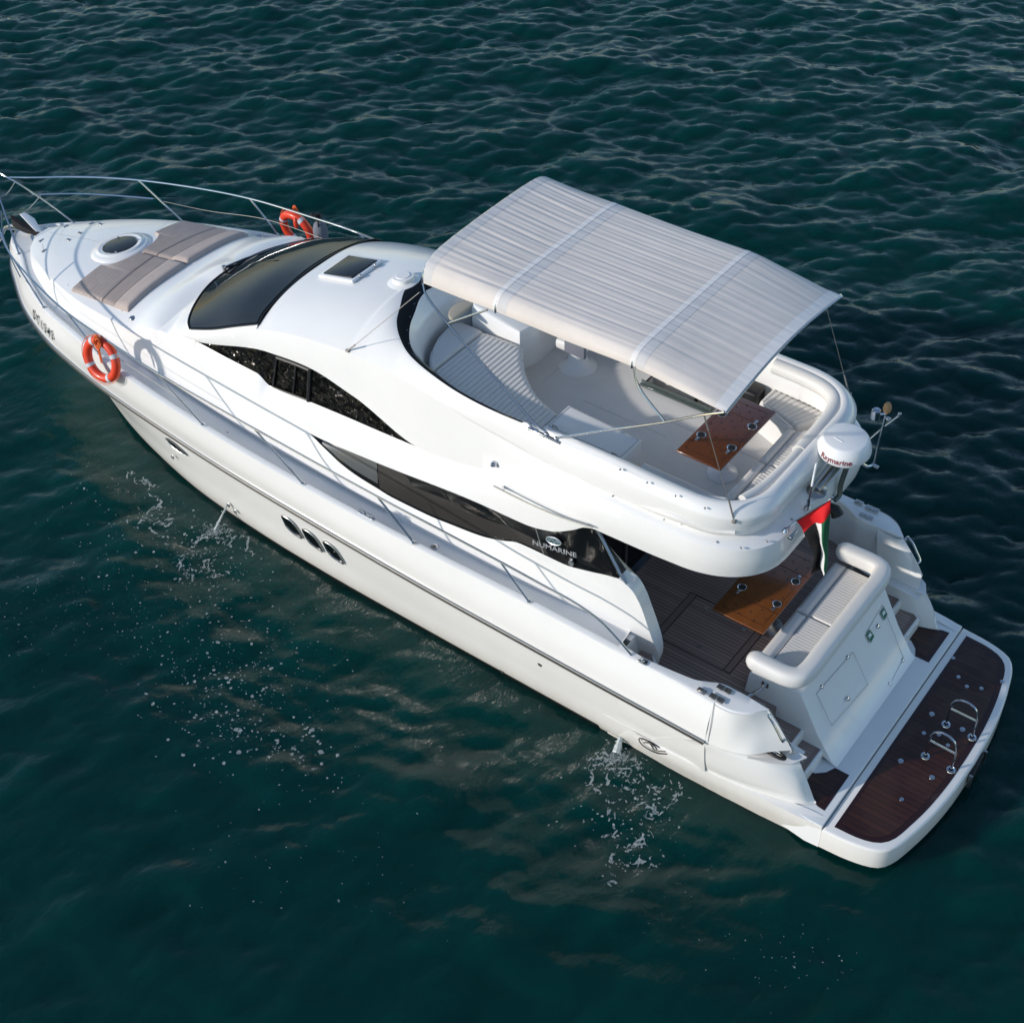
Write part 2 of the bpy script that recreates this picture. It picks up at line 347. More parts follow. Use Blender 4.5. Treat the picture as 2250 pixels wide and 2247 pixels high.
# lower bulge
B0 = [(2.45,2.20,.51),(1.95,2.185,.505),(1.28,2.14,.50),(.67,2.03,.50),(.33,1.90,.50),(.235,1.80,.50)]
B1 = [(2.30,2.24,.72),(1.9,2.235,.72),(1.3,2.20,.72),(.72,2.07,.72),(.40,1.93,.66),(.27,1.79,.52)]
B2 = [(2.0,2.28,.98),(1.75,2.27,.97),(1.3,2.22,.98),(.80,2.06,.99),(.52,1.90,.90),(.36,1.785,.70)]
B3 = [(1.62,2.295,1.22),(1.55,2.275,1.17),(1.3,2.20,1.13),(.92,2.03,1.12),(.66,1.89,1.06),(.46,1.775,.88)]
B4 = [(1.55,2.20,1.20),(1.4,2.15,1.15),(1.2,2.08,1.13),(.9,1.93,1.13),(.70,1.84,1.11),(.57,1.77,1.09)]
aft.grid(ctrl([B0, B1, B2, B3, B4], 40, 22))
B5 = [(p[0], 1.60, p[2]-.02) for p in B4]; B6 = [(p[0], 1.60, .5) for p in B4]
aft.grid([cr(B4, 40), cr(B5, 40)])
# inner face of bulge (towards the steps)
aft.grid(ctrl([[(.235,1.80,.5),(.27,1.79,.52),(.36,1.785,.70),(.46,1.775,.88),(.57,1.77,1.09)],[(.5,1.70,.5),(.5,1.70,.55),(.52,1.70,.7),(.56,1.70,.88),(.62,1.70,1.08)],[(1.2,1.62,.5),(1.2,1.62,.6),(1.2,1.62,.75),(1.2,1.62,.9),(1.2,1.62,1.07)]], 12, 8))
# side between the main hull end (x=1.62) and the bulge
aft.grid([[ (1.62,2.295,1.22),(1.62,2.28,1.0),(1.62,2.24,.72),(1.62,2.2,.52),(1.62,2.05,0)],[(2.9,2.31,1.25),(2.9,2.29,1.0),(2.9,2.225,.72),(2.9,2.15,.5),(2.9,2.06,0)]])
# upper wing: outer skin from the gunwale (x 1.62) to the tip
W0 = [(1.62,2.295,1.22),(1.50,2.28,1.20),(1.30,2.25,1.215),(1.05,2.18,1.26),(.86,2.02,1.29),(.655,1.85,1.30)]
W1 = [(1.62,2.27,1.40),(1.50,2.255,1.39),(1.30,2.22,1.39),(1.07,2.12,1.41),(.90,1.98,1.43),(.74,1.85,1.44)]
W2 = [(1.62,2.23,1.60),(1.50,2.22,1.60),(1.31,2.18,1.60),(1.12,2.06,1.60),(.98,1.94,1.61),(.87,1.85,1.61)]
W3 = [(1.62,2.16,1.80),(1.50,2.165,1.80),(1.36,2.145,1.80),(1.20,2.06,1.80),(1.10,1.95,1.80),(1.03,1.85,1.79)]
aft.grid(ctrl([W0, W1, W2, W3], 30, 14))
W00 = [(p[0]+.02, p[1]-.10 if i < 5 else 1.80, p[2]+.01) for i, p in enumerate(W0)]
aft.grid([cr(W0, 30), cr(W00, 30)])
# wing inner face: from tip edge forward
wi = [[(.655,1.85,1.30),(.74,1.85,1.44),(.87,1.85,1.61),(1.03,1.85,1.79)], [(.70,1.78,1.12),(.80,1.78,1.40),(.92,1.78,1.58),(1.08,1.80,1.79)], [(1.3,1.72,1.0),(1.3,1.74,1.3),(1.35,1.76,1.6),(1.4,1.82,1.80)]]
aft.grid(ctrl(wi, 10, 8))
aft_o = aft.sides('stern_quarter', M['hullgel'], hull, smooth=40)[0]

# ------------------------------------------------------------------ swim platform
def sym(poly): return [(x, y) for x, y in poly] + [(x, -y) for x, y in poly[::-1]]
def smooth2(pts, n): return [(v.x, v.y) for v in cr([(a, b, 0) for a, b in pts], n)]
edge = [(0,2.09),(-.35,2.06),(-.62,2.0),(-.76,1.93),(-.86,1.78),(-.96,1.42),(-1.03,1.05),(-1.08,.6),(-1.10,0)]
ot = smooth2(edge[:-1]+[(-1.10,0)], 30); plat = sym(ot); plat = [p for i, p in enumerate(plat) if i == 0 or (abs(p[0]-plat[i-1][0])+abs(p[1]-plat[i-1][1])) > 1e-4]
pl = MB(); pl.prism(plat, .10, .455, bev=.035); platform = pl.build('swim_platform', M['hullgel'], yacht, smooth=40)
ti = smooth2([(-.105,1.96),(-.45,1.93),(-.66,1.85),(-.77,1.72),(-.87,1.34),(-.93,1.0),(-.975,.5),(-.985,0)], 26)
tk = sym(ti); tk = [p for i, p in enumerate(tk) if i == 0 or (abs(p[0]-tk[i-1][0])+abs(p[1]-tk[i-1][1])) > 1e-4]
def offset_in(poly, d):
    n = len(poly); out = []
    for i in range(n):
        a, b, c = Vector(poly[i-1]), Vector(poly[i]), Vector(poly[(i+1) % n])
        t = (c-b).normalized()+(b-a).normalized(); t.normalize(); nrm = Vector((-t.y, t.x)); out.append(b+nrm*d)
    return [(v.x, v.y) for v in out]
area = sum(tk[i][0]*tk[(i+1) % len(tk)][1]-tk[(i+1) % len(tk)][0]*tk[i][1] for i in range(len(tk)))
dd = .075 if area > 0 else -.075
t_ = MB(); t_.prism(tk, .40, .459); tko = t_.build('teak_border', M['teakwb'], platform)
t_ = MB(); t_.prism(offset_in(tk, dd), .41, .463); t_.build('teak_planking', M['teakw'], platform)
# platform joint line & fixed inner deck
g_ = MB(); g_.box((.006,0,.25), (.012,4.12,.36)); g_.build('joint_gap', M['seam'], platform)
inner = MB(); inner.prism([(.012,2.065),(.2,2.08),(.7,2.02),(1.3,1.9),(1.3,-1.9),(.7,-2.02),(.2,-2.08),(.012,-2.065)], .05, .49, bev=.01); inner_o = inner.build('inner_platform', M['deck'], yacht)
for s in (1, -1):
    pp = [(.10,1.84),(.10,1.17),(.30,1.17),(.36,1.30),(.47,1.40),(.60,1.42),(.60,1.66),(.40,1.74),(.20,1.83)]
    t_ = MB(); t_.prism([(a, b*s) for a, b in pp], .45, .4945); q_ = t_.build('teak_panel', M['teakwb'], inner_o)
    pp2 = [(.16,1.76),(.16,1.23),(.28,1.23),(.33,1.34),(.45,1.45),(.54,1.47),(.54,1.61),(.38,1.68),(.22,1.75)]
    t_ = MB(); t_.prism([(a, b*s) for a, b in pp2], .45, .4975); t_.build('teak_inlay', M['teakw'], q_)

# ------------------------------------------------------------------ decks and gunwale caps
def inset(p, d): return Vector((p.x, max(p.y-d, 0), p.z))
fG = lambda x: fx([q for q in G if q[1] > 0])(x)
base = [(17.2,.0,1.82),(16.72,.0,1.90),(16.58,.26,1.93),(16.2,.62,1.97),(15.7,.93,2.01),(14.6,1.36,2.05),(14.0,1.45,2.06),(13.0,1.61,2.07),(12.2,1.69,2.05),(11.3,1.75,2.0),(10.35,1.80,1.93),(8.5,1.84,1.86),(7.1,1.85,1.80),(5,1.82,1.75),(3.3,1.70,1.70)]
fB = fx([q for q in base if q[0] < 16.6])
def deck_z(x): return float(pch([2,4,7,9,11,12.5,14,15.5,16.5,17.4],[1.70,1.74,1.80,1.86,1.98,2.06,2.06,2.02,1.915,1.80], x))
dk = MB(); cap = []
for j, p in enumerate(gun):
    if p.y < .02: ins = [p]*5
    dzz = min(deck_z(p.x), p.z-.006)
    drop = p.z-dzz
    k = max(0, min(1, p.y/.5))
    r = [p, Vector((p.x, max(p.y-.025*k,0), p.z+.018)), Vector((p.x, max(p.y-.08*k,0), p.z+.018)), Vector((p.x, max(p.y-.105*k,0), p.z-.01)), Vector((p.x, max(p.y-.125*k,0), dzz+.004)), Vector((p.x-.0, max(p.y-.14*k, 0), dzz))]
    xin = min(p.x, 16.6); bq = fB(xin); yin = min(bq.y-.05, r[-1].y-.0)
    if p.x > 16.6: yin = 0
    r.append(Vector((p.x, max(yin, 0), dzz)))
    if p.x < 3.06: r[3:] = [r[2].copy() for _ in r[3:]]
    cap.append(r)
dk.grid([list(c) for c in zip(*cap)]); dk.mirror(); deck = dk.build('side_deck', M['deck'], yacht, smooth=40)
# hull nose closing the deck in front of the coachroof is the last column above

# ------------------------------------------------------------------ superstructure: curves as functions of x
xs = np.unique(np.r_[np.linspace(2.6, 9.78, 110), np.linspace(9.78, 16.58, 110)])
ridge = fx([(16.58,.20,2.03),(16.3,.50,2.06),(15.66,.83,2.18),(14.7,1.19,2.33),(13.73,1.43,2.45),(12.87,1.55,2.54),(12.05,1.63,2.59),(11.0,1.68,2.58),(9.8,1.70,2.50),(8.62,1.70,2.42),(7.43,1.70,2.50),(5.51,1.70,2.70),(4.82,1.70,2.73),(4.38,1.70,2.84),(4.19,1.70,2.95),(4.01,1.70,3.08),(3.89,1.70,3.18),(3.7,1.70,3.24),(3.0,1.68,3.25),(2.6,1.65,3.25)])
Ulow = fx([(11.6,1.57,2.86),(11.0,1.53,2.945),(10.3,1.54,2.93),(9.72,1.545,2.92),(9.48,1.55,2.80),(8.72,1.55,2.87),(7.87,1.55,2.93),(6.72,1.53,2.975),(5.5,1.575,3.22),(4.5,1.63,3.55),(3.6,1.68,3.72),(2.6,1.66,3.76)])
Utop = fx([(11.6,1.56,2.88),(11.0,1.53,2.945),(9.57,1.43,3.30),(8.75,1.43,3.38),(7.93,1.44,3.25),(6.72,1.53,2.975),(5.5,1.575,3.22),(4.5,1.63,3.55),(3.6,1.68,3.72),(2.6,1.66,3.76)])
Rr = fx([(11.9,1.30,3.02),(11.25,1.47,2.98),(10.51,1.42,3.27),(9.64,1.38,3.63),(8.85,1.37,3.82),(7.96,1.37,3.93),(7.26,1.40,3.97),(6.5,1.475,3.95),(5.84,1.51,3.87),(5.2,1.53,3.83),(4.58,1.555,3.80),(3.98,1.565,3.79),(3.15,1.56,3.80),(2.6,1.53,3.82)])
Dout = [(8.02,0,4.29),(7.94,.22,4.28),(7.78,.39+.1,4.27),(7.62,.76,4.24),(7.36,1.0,4.2),(7.09,1.16,4.17),(6.67,1.29,4.15),(6.09,1.41,4.15),(5.47,1.47,4.17),(4.92,1.48,4.20),(4.3,1.49,4.22),(3.65,1.51,4.25),(3.07,1.53,4.25),(2.6,1.53,4.25)]
fD = fx(Dout)
def zc(x): return float(pch([7.9,8.1,8.86,9.4,9.78,10.8,11.72],[4.29,4.27,4.13,4.0,3.91,3.60,3.10], x))
# ------------------------------------------------------------------ superstructure skin
Llow = fx([(8.62,1.70,2.42),(8.29,1.75,2.32),(8.01,1.76,2.20),(7.67,1.765,2.12),(7.35,1.77,2.09),(7.07,1.77,2.06),(6.47,1.77,2.07),(6.0,1.77,2.12),(5.48,1.765,2.19),(5.13,1.76,2.30),(4.89,1.76,2.40),(4.7,1.76,2.415),(4.17,1.76,2.43),(3.76,1.75,2.52),(3.40,1.74,2.62),(3.3,1.73,2.63)])
side_edge = fx([(11.12,1.49,3.08),(10.65,1.455,3.25),(10.2,1.405,3.455),(9.76,1.34,3.64)])
arc = [(11.76,0,3.10),(11.75,.25,3.10),(11.71,.5,3.10),(11.61,.8,3.10),(11.45,1.13,3.09),(11.27,1.38,3.085),(11.12,1.49,3.08)]
arc_y = lambda x: float(np.interp(x, [p[0] for p in arc[::-1]], [p[1] for p in arc[::-1]]))
Rf = fx([(11.76,1.40,3.01),(11.4,1.50,2.99),(11.12,1.53,3.01),(10.65,1.50,3.17),(10.2,1.445,3.385),(9.76,1.385,3.585),(9.64,1.38,3.625)])
sk = MB()
xs = np.unique(np.round(np.r_[np.linspace(3.3, 8.62, 70), np.linspace(8.62, 11.12, 46), [p[0] for p in arc], np.linspace(11.12, 16.58, 70), 8.02, 9.76], 4))
wall = []
for x in xs:
    b = fB(x); t = Llow(x) if x < 8.62 else ridge(x); b.z = min(b.z, t.z)-.03
    wall.append([b, b.lerp(t, .3)+Vector((0, .012, 0)), b.lerp(t, .65)+Vector((0, .016, 0)), t])
sk.grid([list(c) for c in zip(*wall)])
# side above the salon window up to the rail crease
xa = np.unique(np.round(np.r_[np.linspace(2.6, 11.02, 150), np.array([9.48, 9.57, 9.72, 8.62, 6.72, 11.0])], 4))
def side_rows(x):
    l, a, b, r = ridge(x), Ulow(x), Utop(x), (Rf(x) if x > 9.64 else Rr(x))
    k = .03
    out = [l, l.lerp(a, .33)+Vector((0, k, 0)), l.lerp(a, .7)+Vector((0, k, 0)), a]
    out2 = [b, b.lerp(r, .5)+Vector((0, .015, .01)), r]
    return out, out2
s1 = [side_rows(x)[0] for x in xa]; s2 = [side_rows(x)[1] for x in xa]
sk.grid([list(c) for c in zip(*s1)]); sk.grid([list(c) for c in zip(*s2)])
# soffit above the salon window
sk.grid([[ridge(x) for x in xa if x <= 8.62], [ridge(x)+Vector((0, -.06, -.004)) for x in xa if x <= 8.62], [Vector((x, 1.45, ridge(x).z+.03)) for x in xa if x <= 8.62]])
# front part between 11.02 and 11.76: around the windscreen foot
xf = [x for x in xs if 11.0 < x <= 11.76]
if xf[0] > 11.02: xf = [11.02]+xf
fr = []
for x in xf:
    l = ridge(x); a = Ulow(min(x, 11.6)); a = Vector((x, a.y, a.z)); r = Rf(x)
    e = side_edge(x) if x < 11.12 else Vector((x, arc_y(x), 3.09))
    r = Vector((x, min(r.y, e.y+.35 if x > 11.4 else r.y), r.z)); kk = min(1, max(0, (x-11.02)/.3)); a = Vector((x, a.y*(1-kk)+kk*max(a.y, r.y+.02), a.z))
    fr.append([l, l.lerp(a, .5)+Vector((0, .03, 0)), a, a.lerp(r, .5)+Vector((0, .01, .01)), r, r.lerp(e, .5)+Vector((0, 0, .012)), e])
sk.grid([list(c) for c in zip(*fr)])
# strip between crease and glass, x 9.76..11.12
xg = np.linspace(9.76, 11.12, 30)
sk.grid([[Rf(x) for x in xg], [Rf(x).lerp(side_edge(x), .5)+Vector((0, 0, .008)) for x in xg], [side_edge(x) for x in xg]])
# coachroof forward of the windscreen
def zcf(x): return float(pch([11.76,12.1,12.66,13.3,13.97,14.44,15.2,16.0,16.58],[3.03,2.93,2.79,2.68,2.575,2.50,2.36,2.18,2.05], x))
xc = [x for x in xs if x >= 11.76]; T = np.linspace(0, 1, 26)
cf = []
for x in xc:
    r = ridge(x); z0 = zcf(x); pw = float(np.interp(x, [11.76, 13], [5.5, 2.6])); yr = r.y
    c_ = [Vector((x, yr*t, z0-(z0-r.z)*t**pw)) for t in T[::-1]]
    k = float(np.clip((12.5-x)/.74, 0, 1)); k = k*k*(3-2*k)
    if k > 0:
        fl = fr[-1]+[Vector((11.76, 0, 3.10))]; ys = [p.y for p in fl][::-1]; zs = [p.z for p in fl][::-1]
        y0_ = fl[0].y; c_ = [Vector((p.x, p.y, p.z*(1-k)+k*float(np.interp(p.y/yr*y0_, ys, zs)))) for p in c_]
    cf.append(c_)
sk.grid([list(c) for c in zip(*cf)])
e = cf[-1]; sk.grid([e, [Vector((min(16.66, p.x+.06), p.y*.98, p.z-.12)) for p in e]])
# bridge between arc centre column and the coachroof
col = fr[-1]; r = ridge(11.76)
sk.grid([[Vector((11.76, y, 3.10)) for y in np.linspace(0, col[-1].y, 4)], [Vector((11.765, y, 3.02)) for y in np.linspace(0, col[-1].y, 4)]])
# main roof
xr = np.unique(np.round(np.r_[np.linspace(2.6, 7.0, 60), np.linspace(7.0, 8.02, 40), np.linspace(8.02, 9.76, 40)], 4)); Tn = 20
def fDin(x):
    if x >= 8.02: return Vector((x, 0, zc(x)))
    ys = [p[1] for p in Dout]; v = fD(x); return v
def tub_b(t, x):
    k = float(np.interp(x, [4.2, 6.4], [1, 0])); return k*(.045*min(1, (1-t)/.10)*min(1, t*3)+.02*math.sin(math.pi*t))
rf = []
for x in xr:
    i_ = fDin(x); r = Rr(x) if x < 9.6 else Rf(x); pw = float(np.interp(x, [7.2, 8.02], [1.35, 2.6])); row = []
    bul = float(np.interp(x, [3.0, 4.0, 5.5, 6.6], [.02, .02, .02, 0]))
    for k in range(Tn+1):
        t = k/Tn; y = i_.y+(r.y-i_.y)*t; z = i_.z-(i_.z-r.z)*t**pw
        if x < 6.6: y += tub_b(t, x)
        row.append(Vector((x, y, z)))
    rf.append(row)
sk.grid([list(c) for c in zip(*rf)])
# ---- the fly side continues round the stern (x < 2.6)
def corner(Y, X, rad, z, zb=None, n=22):
    """side at y=Y from x=2.6, rounded into the aft edge at x=X"""
    rx = 2.6-X; ry = rad; out = []
    for k in range(n+1):
        a = (math.pi/2)*k/n; c, s_ = max(math.cos(a), 0), math.sin(a)
        out.append(Vector((X+rx*(1-s_**.9), (Y-ry)+ry*c**.85, z+((zb if zb is not None else z)-z)*s_)))
    for y in np.linspace(Y-ry, 0, 9)[1:]: out.append(Vector((X, y, zb if zb is not None else z)))
    return out
_o1, _o2 = side_rows(2.6)
def cfit(p, X, rad, zb): return corner(p.y, X, rad, p.z, zb)
sk.grid([corner(1.40, 1.75, .8, 3.24, 3.30), cfit(ridge(2.6), 1.51, .85, 3.34)])
sk.grid([cfit(_o1[0], 1.51, .85, 3.34), cfit(_o1[1], 1.49, .85, 3.47), cfit(_o1[2], 1.495, .85, 3.63), cfit(_o1[3], 1.53, .83, 3.76)])
sk.grid([cfit(_o2[0], 1.53, .83, 3.76), cfit(_o2[1], 1.64, .81, 3.80), cfit(_o2[2], 1.76, .80, 3.81)])
_tr = []
for k, p in enumerate(rf[0]):
    t = k/Tn; _tr.append(corner(p.y, 1.745-.05*math.sin(math.pi*t)-.045*min(1, (1-t)/.10)*min(1, t*3)+.03*t, .80-.02*(1-t), p.z, p.z-.01*t))
sk.grid(_tr); rim = _tr[0]
sk.mirror(); skin = sk.build('superstructure', M['gel'], yacht, smooth=32, merge=4e-4)

# windscreen
b_arc = cr(arc, 40)
t_arc = cr([(9.80,0,3.915),(9.80,.2,3.91),(9.795,.42,3.89),(9.79,.72,3.845),(9.785,1.0,3.785),(9.78,1.2,3.72),(9.76,1.34,3.64)], 40)
m1 = cr([(11.15,0,3.445),(11.13,.3,3.44),(11.08,.6,3.425),(11.0,.9,3.40),(10.85,1.17,3.365),(10.72,1.36,3.31),(10.65,1.455,3.25)], 40)
m2 = cr([(10.48,0,3.725),(10.47,.28,3.72),(10.45,.55,3.70),(10.40,.85,3.66),(10.33,1.1,3.60),(10.25,1.3,3.53),(10.2,1.405,3.455)], 40)
g = ctrl([b_arc, m1, m2, t_arc], 40, 24)
ws = MB(); ws.grid([[p+Vector((0,0,-.004)) for p in r] for r in g]); ws.mirror(); wso = ws.build('windscreen', M['glass'], skin, smooth=60)
# cloth cover on the lower/aft side part of the glass
def gat(u, v):
    i = min(int(u*(len(g)-1)), len(g)-2); fu = u*(len(g)-1)-i; j = min(int(v*39), 38); fv = v*39-j
    return g[i][j].lerp(g[i][j+1], fv).lerp(g[i+1][j].lerp(g[i+1][j+1], fv), fu)
# cloth sun cover over the lower part of the windscreen (follows the glass, 5 mm proud)
cvr = MB(); rows = []
for i in range(25):
    u = i/24; row = []
    for j in range(31):
        w = j/30
        v0 = 0.0 + 0*u
        v = w
        p = gat(.02+.96*u, v*.985); row.append(p+Vector((.004, 0, .005)))
    rows.append(row)
# the cover reaches from the aft edge to a wavy line, only its port and middle part
def cov_ok(u, v, sgn): 
    lim = .18+.62*u if sgn > 0 else .05
    return True
def cover_rows(sgn):
    out = []
    for i in range(25):
        u = .03+.94*i/24; row = []
        lo = float(np.interp(u, [0, .25, .45, .62, .75, 1], [.80, .62, .30, .0, .0, .0])) if sgn > 0 else None
        hi = float(np.interp(u, [0, .45, .62, .75, .9, 1], [0, 0, .05, .40, .72, .86])) if sgn < 0 else None
        for j in range(25):
            if sgn > 0: v = lo+(.975-lo)*j/24
            else: v = hi*j/24
            p = gat(u, v); row.append(Vector((p.x, p.y*sgn, p.z))+Vector((0, 0, .006)))
        out.append(row)
    return out
c = MB(); c.grid(cover_rows(1)); c.grid(cover_rows(-1)); c.build('windscreen_cover', M['mesh'], wso, smooth=60)
# steel/rubber edge round the glass
ed = MB(); loop = [p for p in b_arc]+[side_edge(x) for x in np.linspace(11.1, 9.76, 12)]
ed.tube([p+Vector((0, 0, .004)) for p in b_arc], .012, 6, mirror=True); ed.tube([p for p in t_arc], .008, 6, mirror=True); ed.tube([side_edge(x)+Vector((0, 0, .004)) for x in np.linspace(11.1, 9.76, 14)], .008, 6, mirror=True)
ed.build('rubber_seal', M['black'], wso)
# wipers
for pts in ([P('B',318,650,z=3.13), P('B',330,640,z=3.2), P('B',470,580,z=3.22), P('B',735,490,z=3.24), P('B',925,440,z=3.28)],):
    w = MB(); w.tube(pts, .016, 6); w.tube([pts[0]+Vector((0,0,-.08)), pts[0]+Vector((0,0,.04))], .03, 10); wo = w.build('wiper', M['steeld'], yacht)
    b = MB(); b.tube([pts[1]+Vector((.02,0,-.03)), pts[2]+Vector((-.02,0,-.05)), pts[3]+Vector((-.02,0,-.05))], .014, 6); b.build('wiper_blade', M['black'], wo)
pp = [Vector((p.x, -p.y, p.z)) for p in []]

# salon windows (both sides)
for s in (1, -1):
    rows = [[], [], []]
    for k in range(81):
        t = k/80; xb = 8.62+(3.33-8.62)*t; xt = 8.62+(3.74-8.62)*t
        a = Llow(xb); b = ridge(xt); b = Vector((b.x, b.y-.075, b.z+.02)); a = Vector((a.x, a.y-.01, a.z))
        if t < .02: b = a.lerp(b, t/.02)
        for i, q in enumerate((a, a.lerp(b, .5)+Vector((0, .01, 0)), b)): rows[i].append(Vector((q.x, q.y*s, q.z)))
    g1 = MB(); g1.grid(rows); go = g1.build('salon_window', M['glass'], skin, smooth=60)
    def gl(t, f, off=.004):
        k = min(int(t*80), 79); fr_ = t*80-k
        a = rows[0][k].lerp(rows[0][k+1], fr_); m_ = rows[1][k].lerp(rows[1][k+1], fr_); b = rows[2][k].lerp(rows[2][k+1], fr_)
        q = a.lerp(m_, f*2) if f < .5 else m_.lerp(b, f*2-1)
        return q+Vector((0, off*s, 0))
    bl = MB(); bl.grid([[gl(t, .16+.80*f) for t in np.linspace(.045, .245, 16)] for f in np.linspace(0, 1, 8)]); bl.build('window_blind', mat('grey_blind_behind_glass', (.06, .068, .072), .3), go)
    cu = MB(); tt = np.linspace(.25, .80, 60)
    cu.grid([[gl(t, .06+f*(float(np.interp(t, [.25,.27,.36,.37,.5,.62,.72,.8], [.92,.92,.80,.62,.62,.50,.45,.42]))-.06), .004) for t in tt] for f in np.linspace(0, 1, 8)])
    cu.build('curtain', mat('brown_curtain_behind_glass', (.007, .0055, .0045), .5), go)
    fr_ = MB(); fr_.tube([gl(.785, .02, .006), gl(.80, .98, .006)], .006, 5); fr_.build('glass_joint', M['seam'], go)
    st = MB(); st.tube([Vector((3.22, 1.70*s, 2.58)), Vector((3.33, 1.70*s, 2.68)), Vector((3.74, 1.63*s, 3.20))], .022, 8); st.build('steel_pillar', M['steel'], skin)
# upper side windows with wrinkled film
for s in (1, -1):
    xx = np.unique(np.r_[np.linspace(6.73, 10.99, 90), 9.48, 9.57, 9.72]); rows = []
    for f in np.linspace(0, 1, 10):
        rows.append([Ulow(x).lerp(Utop(x), f)+Vector((0, -.012, 0)) for x in xx])
    rows = [[Vector((p.x, p.y*s, p.z)) for p in r] for r in rows]
    g1 = MB(); g1.grid(rows); go = g1.build('side_window', M['wavy'], skin, smooth=60)
    U = lambda x, f, off=.004: Vector((x, (Ulow(x).lerp(Utop(x), f).y+off)*s, Ulow(x).lerp(Utop(x), f).z))
    fr_ = MB()
    for xb, xt, w in ((9.42, 9.36, .016), (9.02, 8.98, .014), (8.72, 8.72, .032)):
        a, b = Ulow(xb), Utop(xt); fr_.tube([Vector((a.x, (a.y+.004)*s, a.z)), Vector((b.x, (b.y+.004)*s, b.z))], w, 6)
    fr_.tube([U(x, .94, .006) for x in np.linspace(9.36, 8.72, 8)], .026, 6); fr_.tube([U(x, .03, .006) for x in np.linspace(9.42, 8.72, 8)], .018, 6)
    fr_.build('window_frame', M['black'], go)
# thin steel hand rails on the fly side above the salon windows
for s in (1, -1):
    a = P('L',430,230,y=1.76); b = P('L',620,325,y=1.77); c_ = P('L',900,450,y=1.77); d = P('L',1180,545,y=1.76)
    hr = MB(); pts = cr([a, b, c_, d], 20); pts = [Vector((p.x, p.y*s, p.z)) for p in pts]
    hr.tube(pts, .013, 8)
    for q, e in ((P('L',500,235,y=1.64), pts[2]), (P('L',1140,505,y=1.66), pts[-2])):
        q = Vector((q.x, q.y*s, q.z)); hr.tube([q, e], .016, 8)
    hr.build('grab_rail', M['steel'], skin)
    nb = MB(); q = P('L',432,65,y=1.60); q = Vector((q.x, q.y*s, q.z)); nb.lathe([(.001,.05),(.02,.047),(.035,.03),(.045,.0),(.045,-.03)], q, 16, (0, s, .15)); nb.build('navigation_light', M['steel'], skin)

# ------------------------------------------------------------------ wing bulkhead, coaming, cockpit
TE = [(3.33,1.73,2.625),(3.14,1.72,2.53),(3.02,1.71,2.35),(2.95,1.70,2.17),(2.87,1.68,1.90),(2.82,1.65,1.70),(2.77,1.57,1.40),(2.80,1.50,1.052)]
LE = [(3.36,1.735,2.63),(3.34,1.74,2.48),(3.32,1.74,2.33),(3.3,1.73,2.15),(3.3,1.72,1.90),(3.3,1.70,1.68),(3.3,1.62,1.40),(3.3,1.56,1.052)]
TI = [(3.30,1.60,2.70),(3.17,1.54,2.61),(3.05,1.51,2.40),(2.97,1.49,2.17),(2.87,1.47,1.87),(2.80,1.455,1.62),(2.78,1.45,1.35),(2.86,1.455,1.052)]
BI = [(4.05,1.46,3.2),(4.05,1.46,2.9),(4.05,1.46,2.6),(4.05,1.46,2.3),(4.05,1.46,2.0),(4.05,1.46,1.7),(4.05,1.46,1.35),(4.05,1.46,1.052)]
wb = MB(); n_ = 24
wb.grid([cr(LE, n_), mid(cr(LE, n_), cr(TE, n_)), cr(TE, n_)]); wb.grid([cr(TE, n_), cr(TI, n_)]); wb.grid([cr(TI, n_), cr(BI, n_)])
wb.sides('cabin_wing', M['gel'], skin, smooth=45)
# aft cabin bulkhead with dark sliding doors
cab = MB(); cab.box((4.06, 0, 2.13), (.02, 2.92, 2.2)); cb = cab.build('cabin_door', M['glass'], yacht)
for x_, w in ((4.045, .05),):
    c = MB(); c.box((4.03, 0, 1.075), (.05, 2.9, .05)); c.build('door_sill', M['steel'], cb)
    for y in (-1.43, -.5, .45, 1.43):
        c = MB(); c.box((4.035, y, 2.15), (.035, .05, 2.1)); c.build('door_frame', M['steeld'], cb)
CO = [(3.06,2.17,1.85),(2.85,2.165,1.84),(2.5,2.155,1.83),(2.2,2.15,1.82),(1.9,2.15,1.81),(1.62,2.155,1.80),(1.50,2.16,1.80),(1.36,2.14,1.80),(1.20,2.055,1.80),(1.10,1.945,1.80),(1.03,1.85,1.795)]
q1_ = P('H',150,985,z=1.84); q2_ = P('H',340,1095,z=1.83)
CI = [(3.06,q1_.y-.0,1.85),(q2_.x+.12,q2_.y+.0,1.84),(2.44,2.03,1.83),(2.2,2.00,1.825),(2.0,1.965,1.82),(1.85,1.90,1.82),(1.70,1.83,1.82),(1.5,1.82,1.82),(1.3,1.825,1.82),(1.15,1.835,1.81),(1.035,1.845,1.80)]
cm = MB(); o_ = cr(CO, 60); i_ = cr(CI, 60)
cm.grid([[p+Vector((0, 0, -.01)) for p in o_], [p.lerp(q, .08)+Vector((0, 0, .014)) for p, q in zip(o_, i_)], [p.lerp(q, .5)+Vector((0, 0, .018)) for p, q in zip(o_, i_)], [p.lerp(q, .92)+Vector((0, 0, .014)) for p, q in zip(o_, i_)], i_, [Vector((p.x, p.y+.01, 1.60)) for p in i_], [Vector((p.x, p.y, 1.0)) for p in i_]])
coams = cm.sides('cockpit_coaming', M['gel'], yacht, smooth=35)
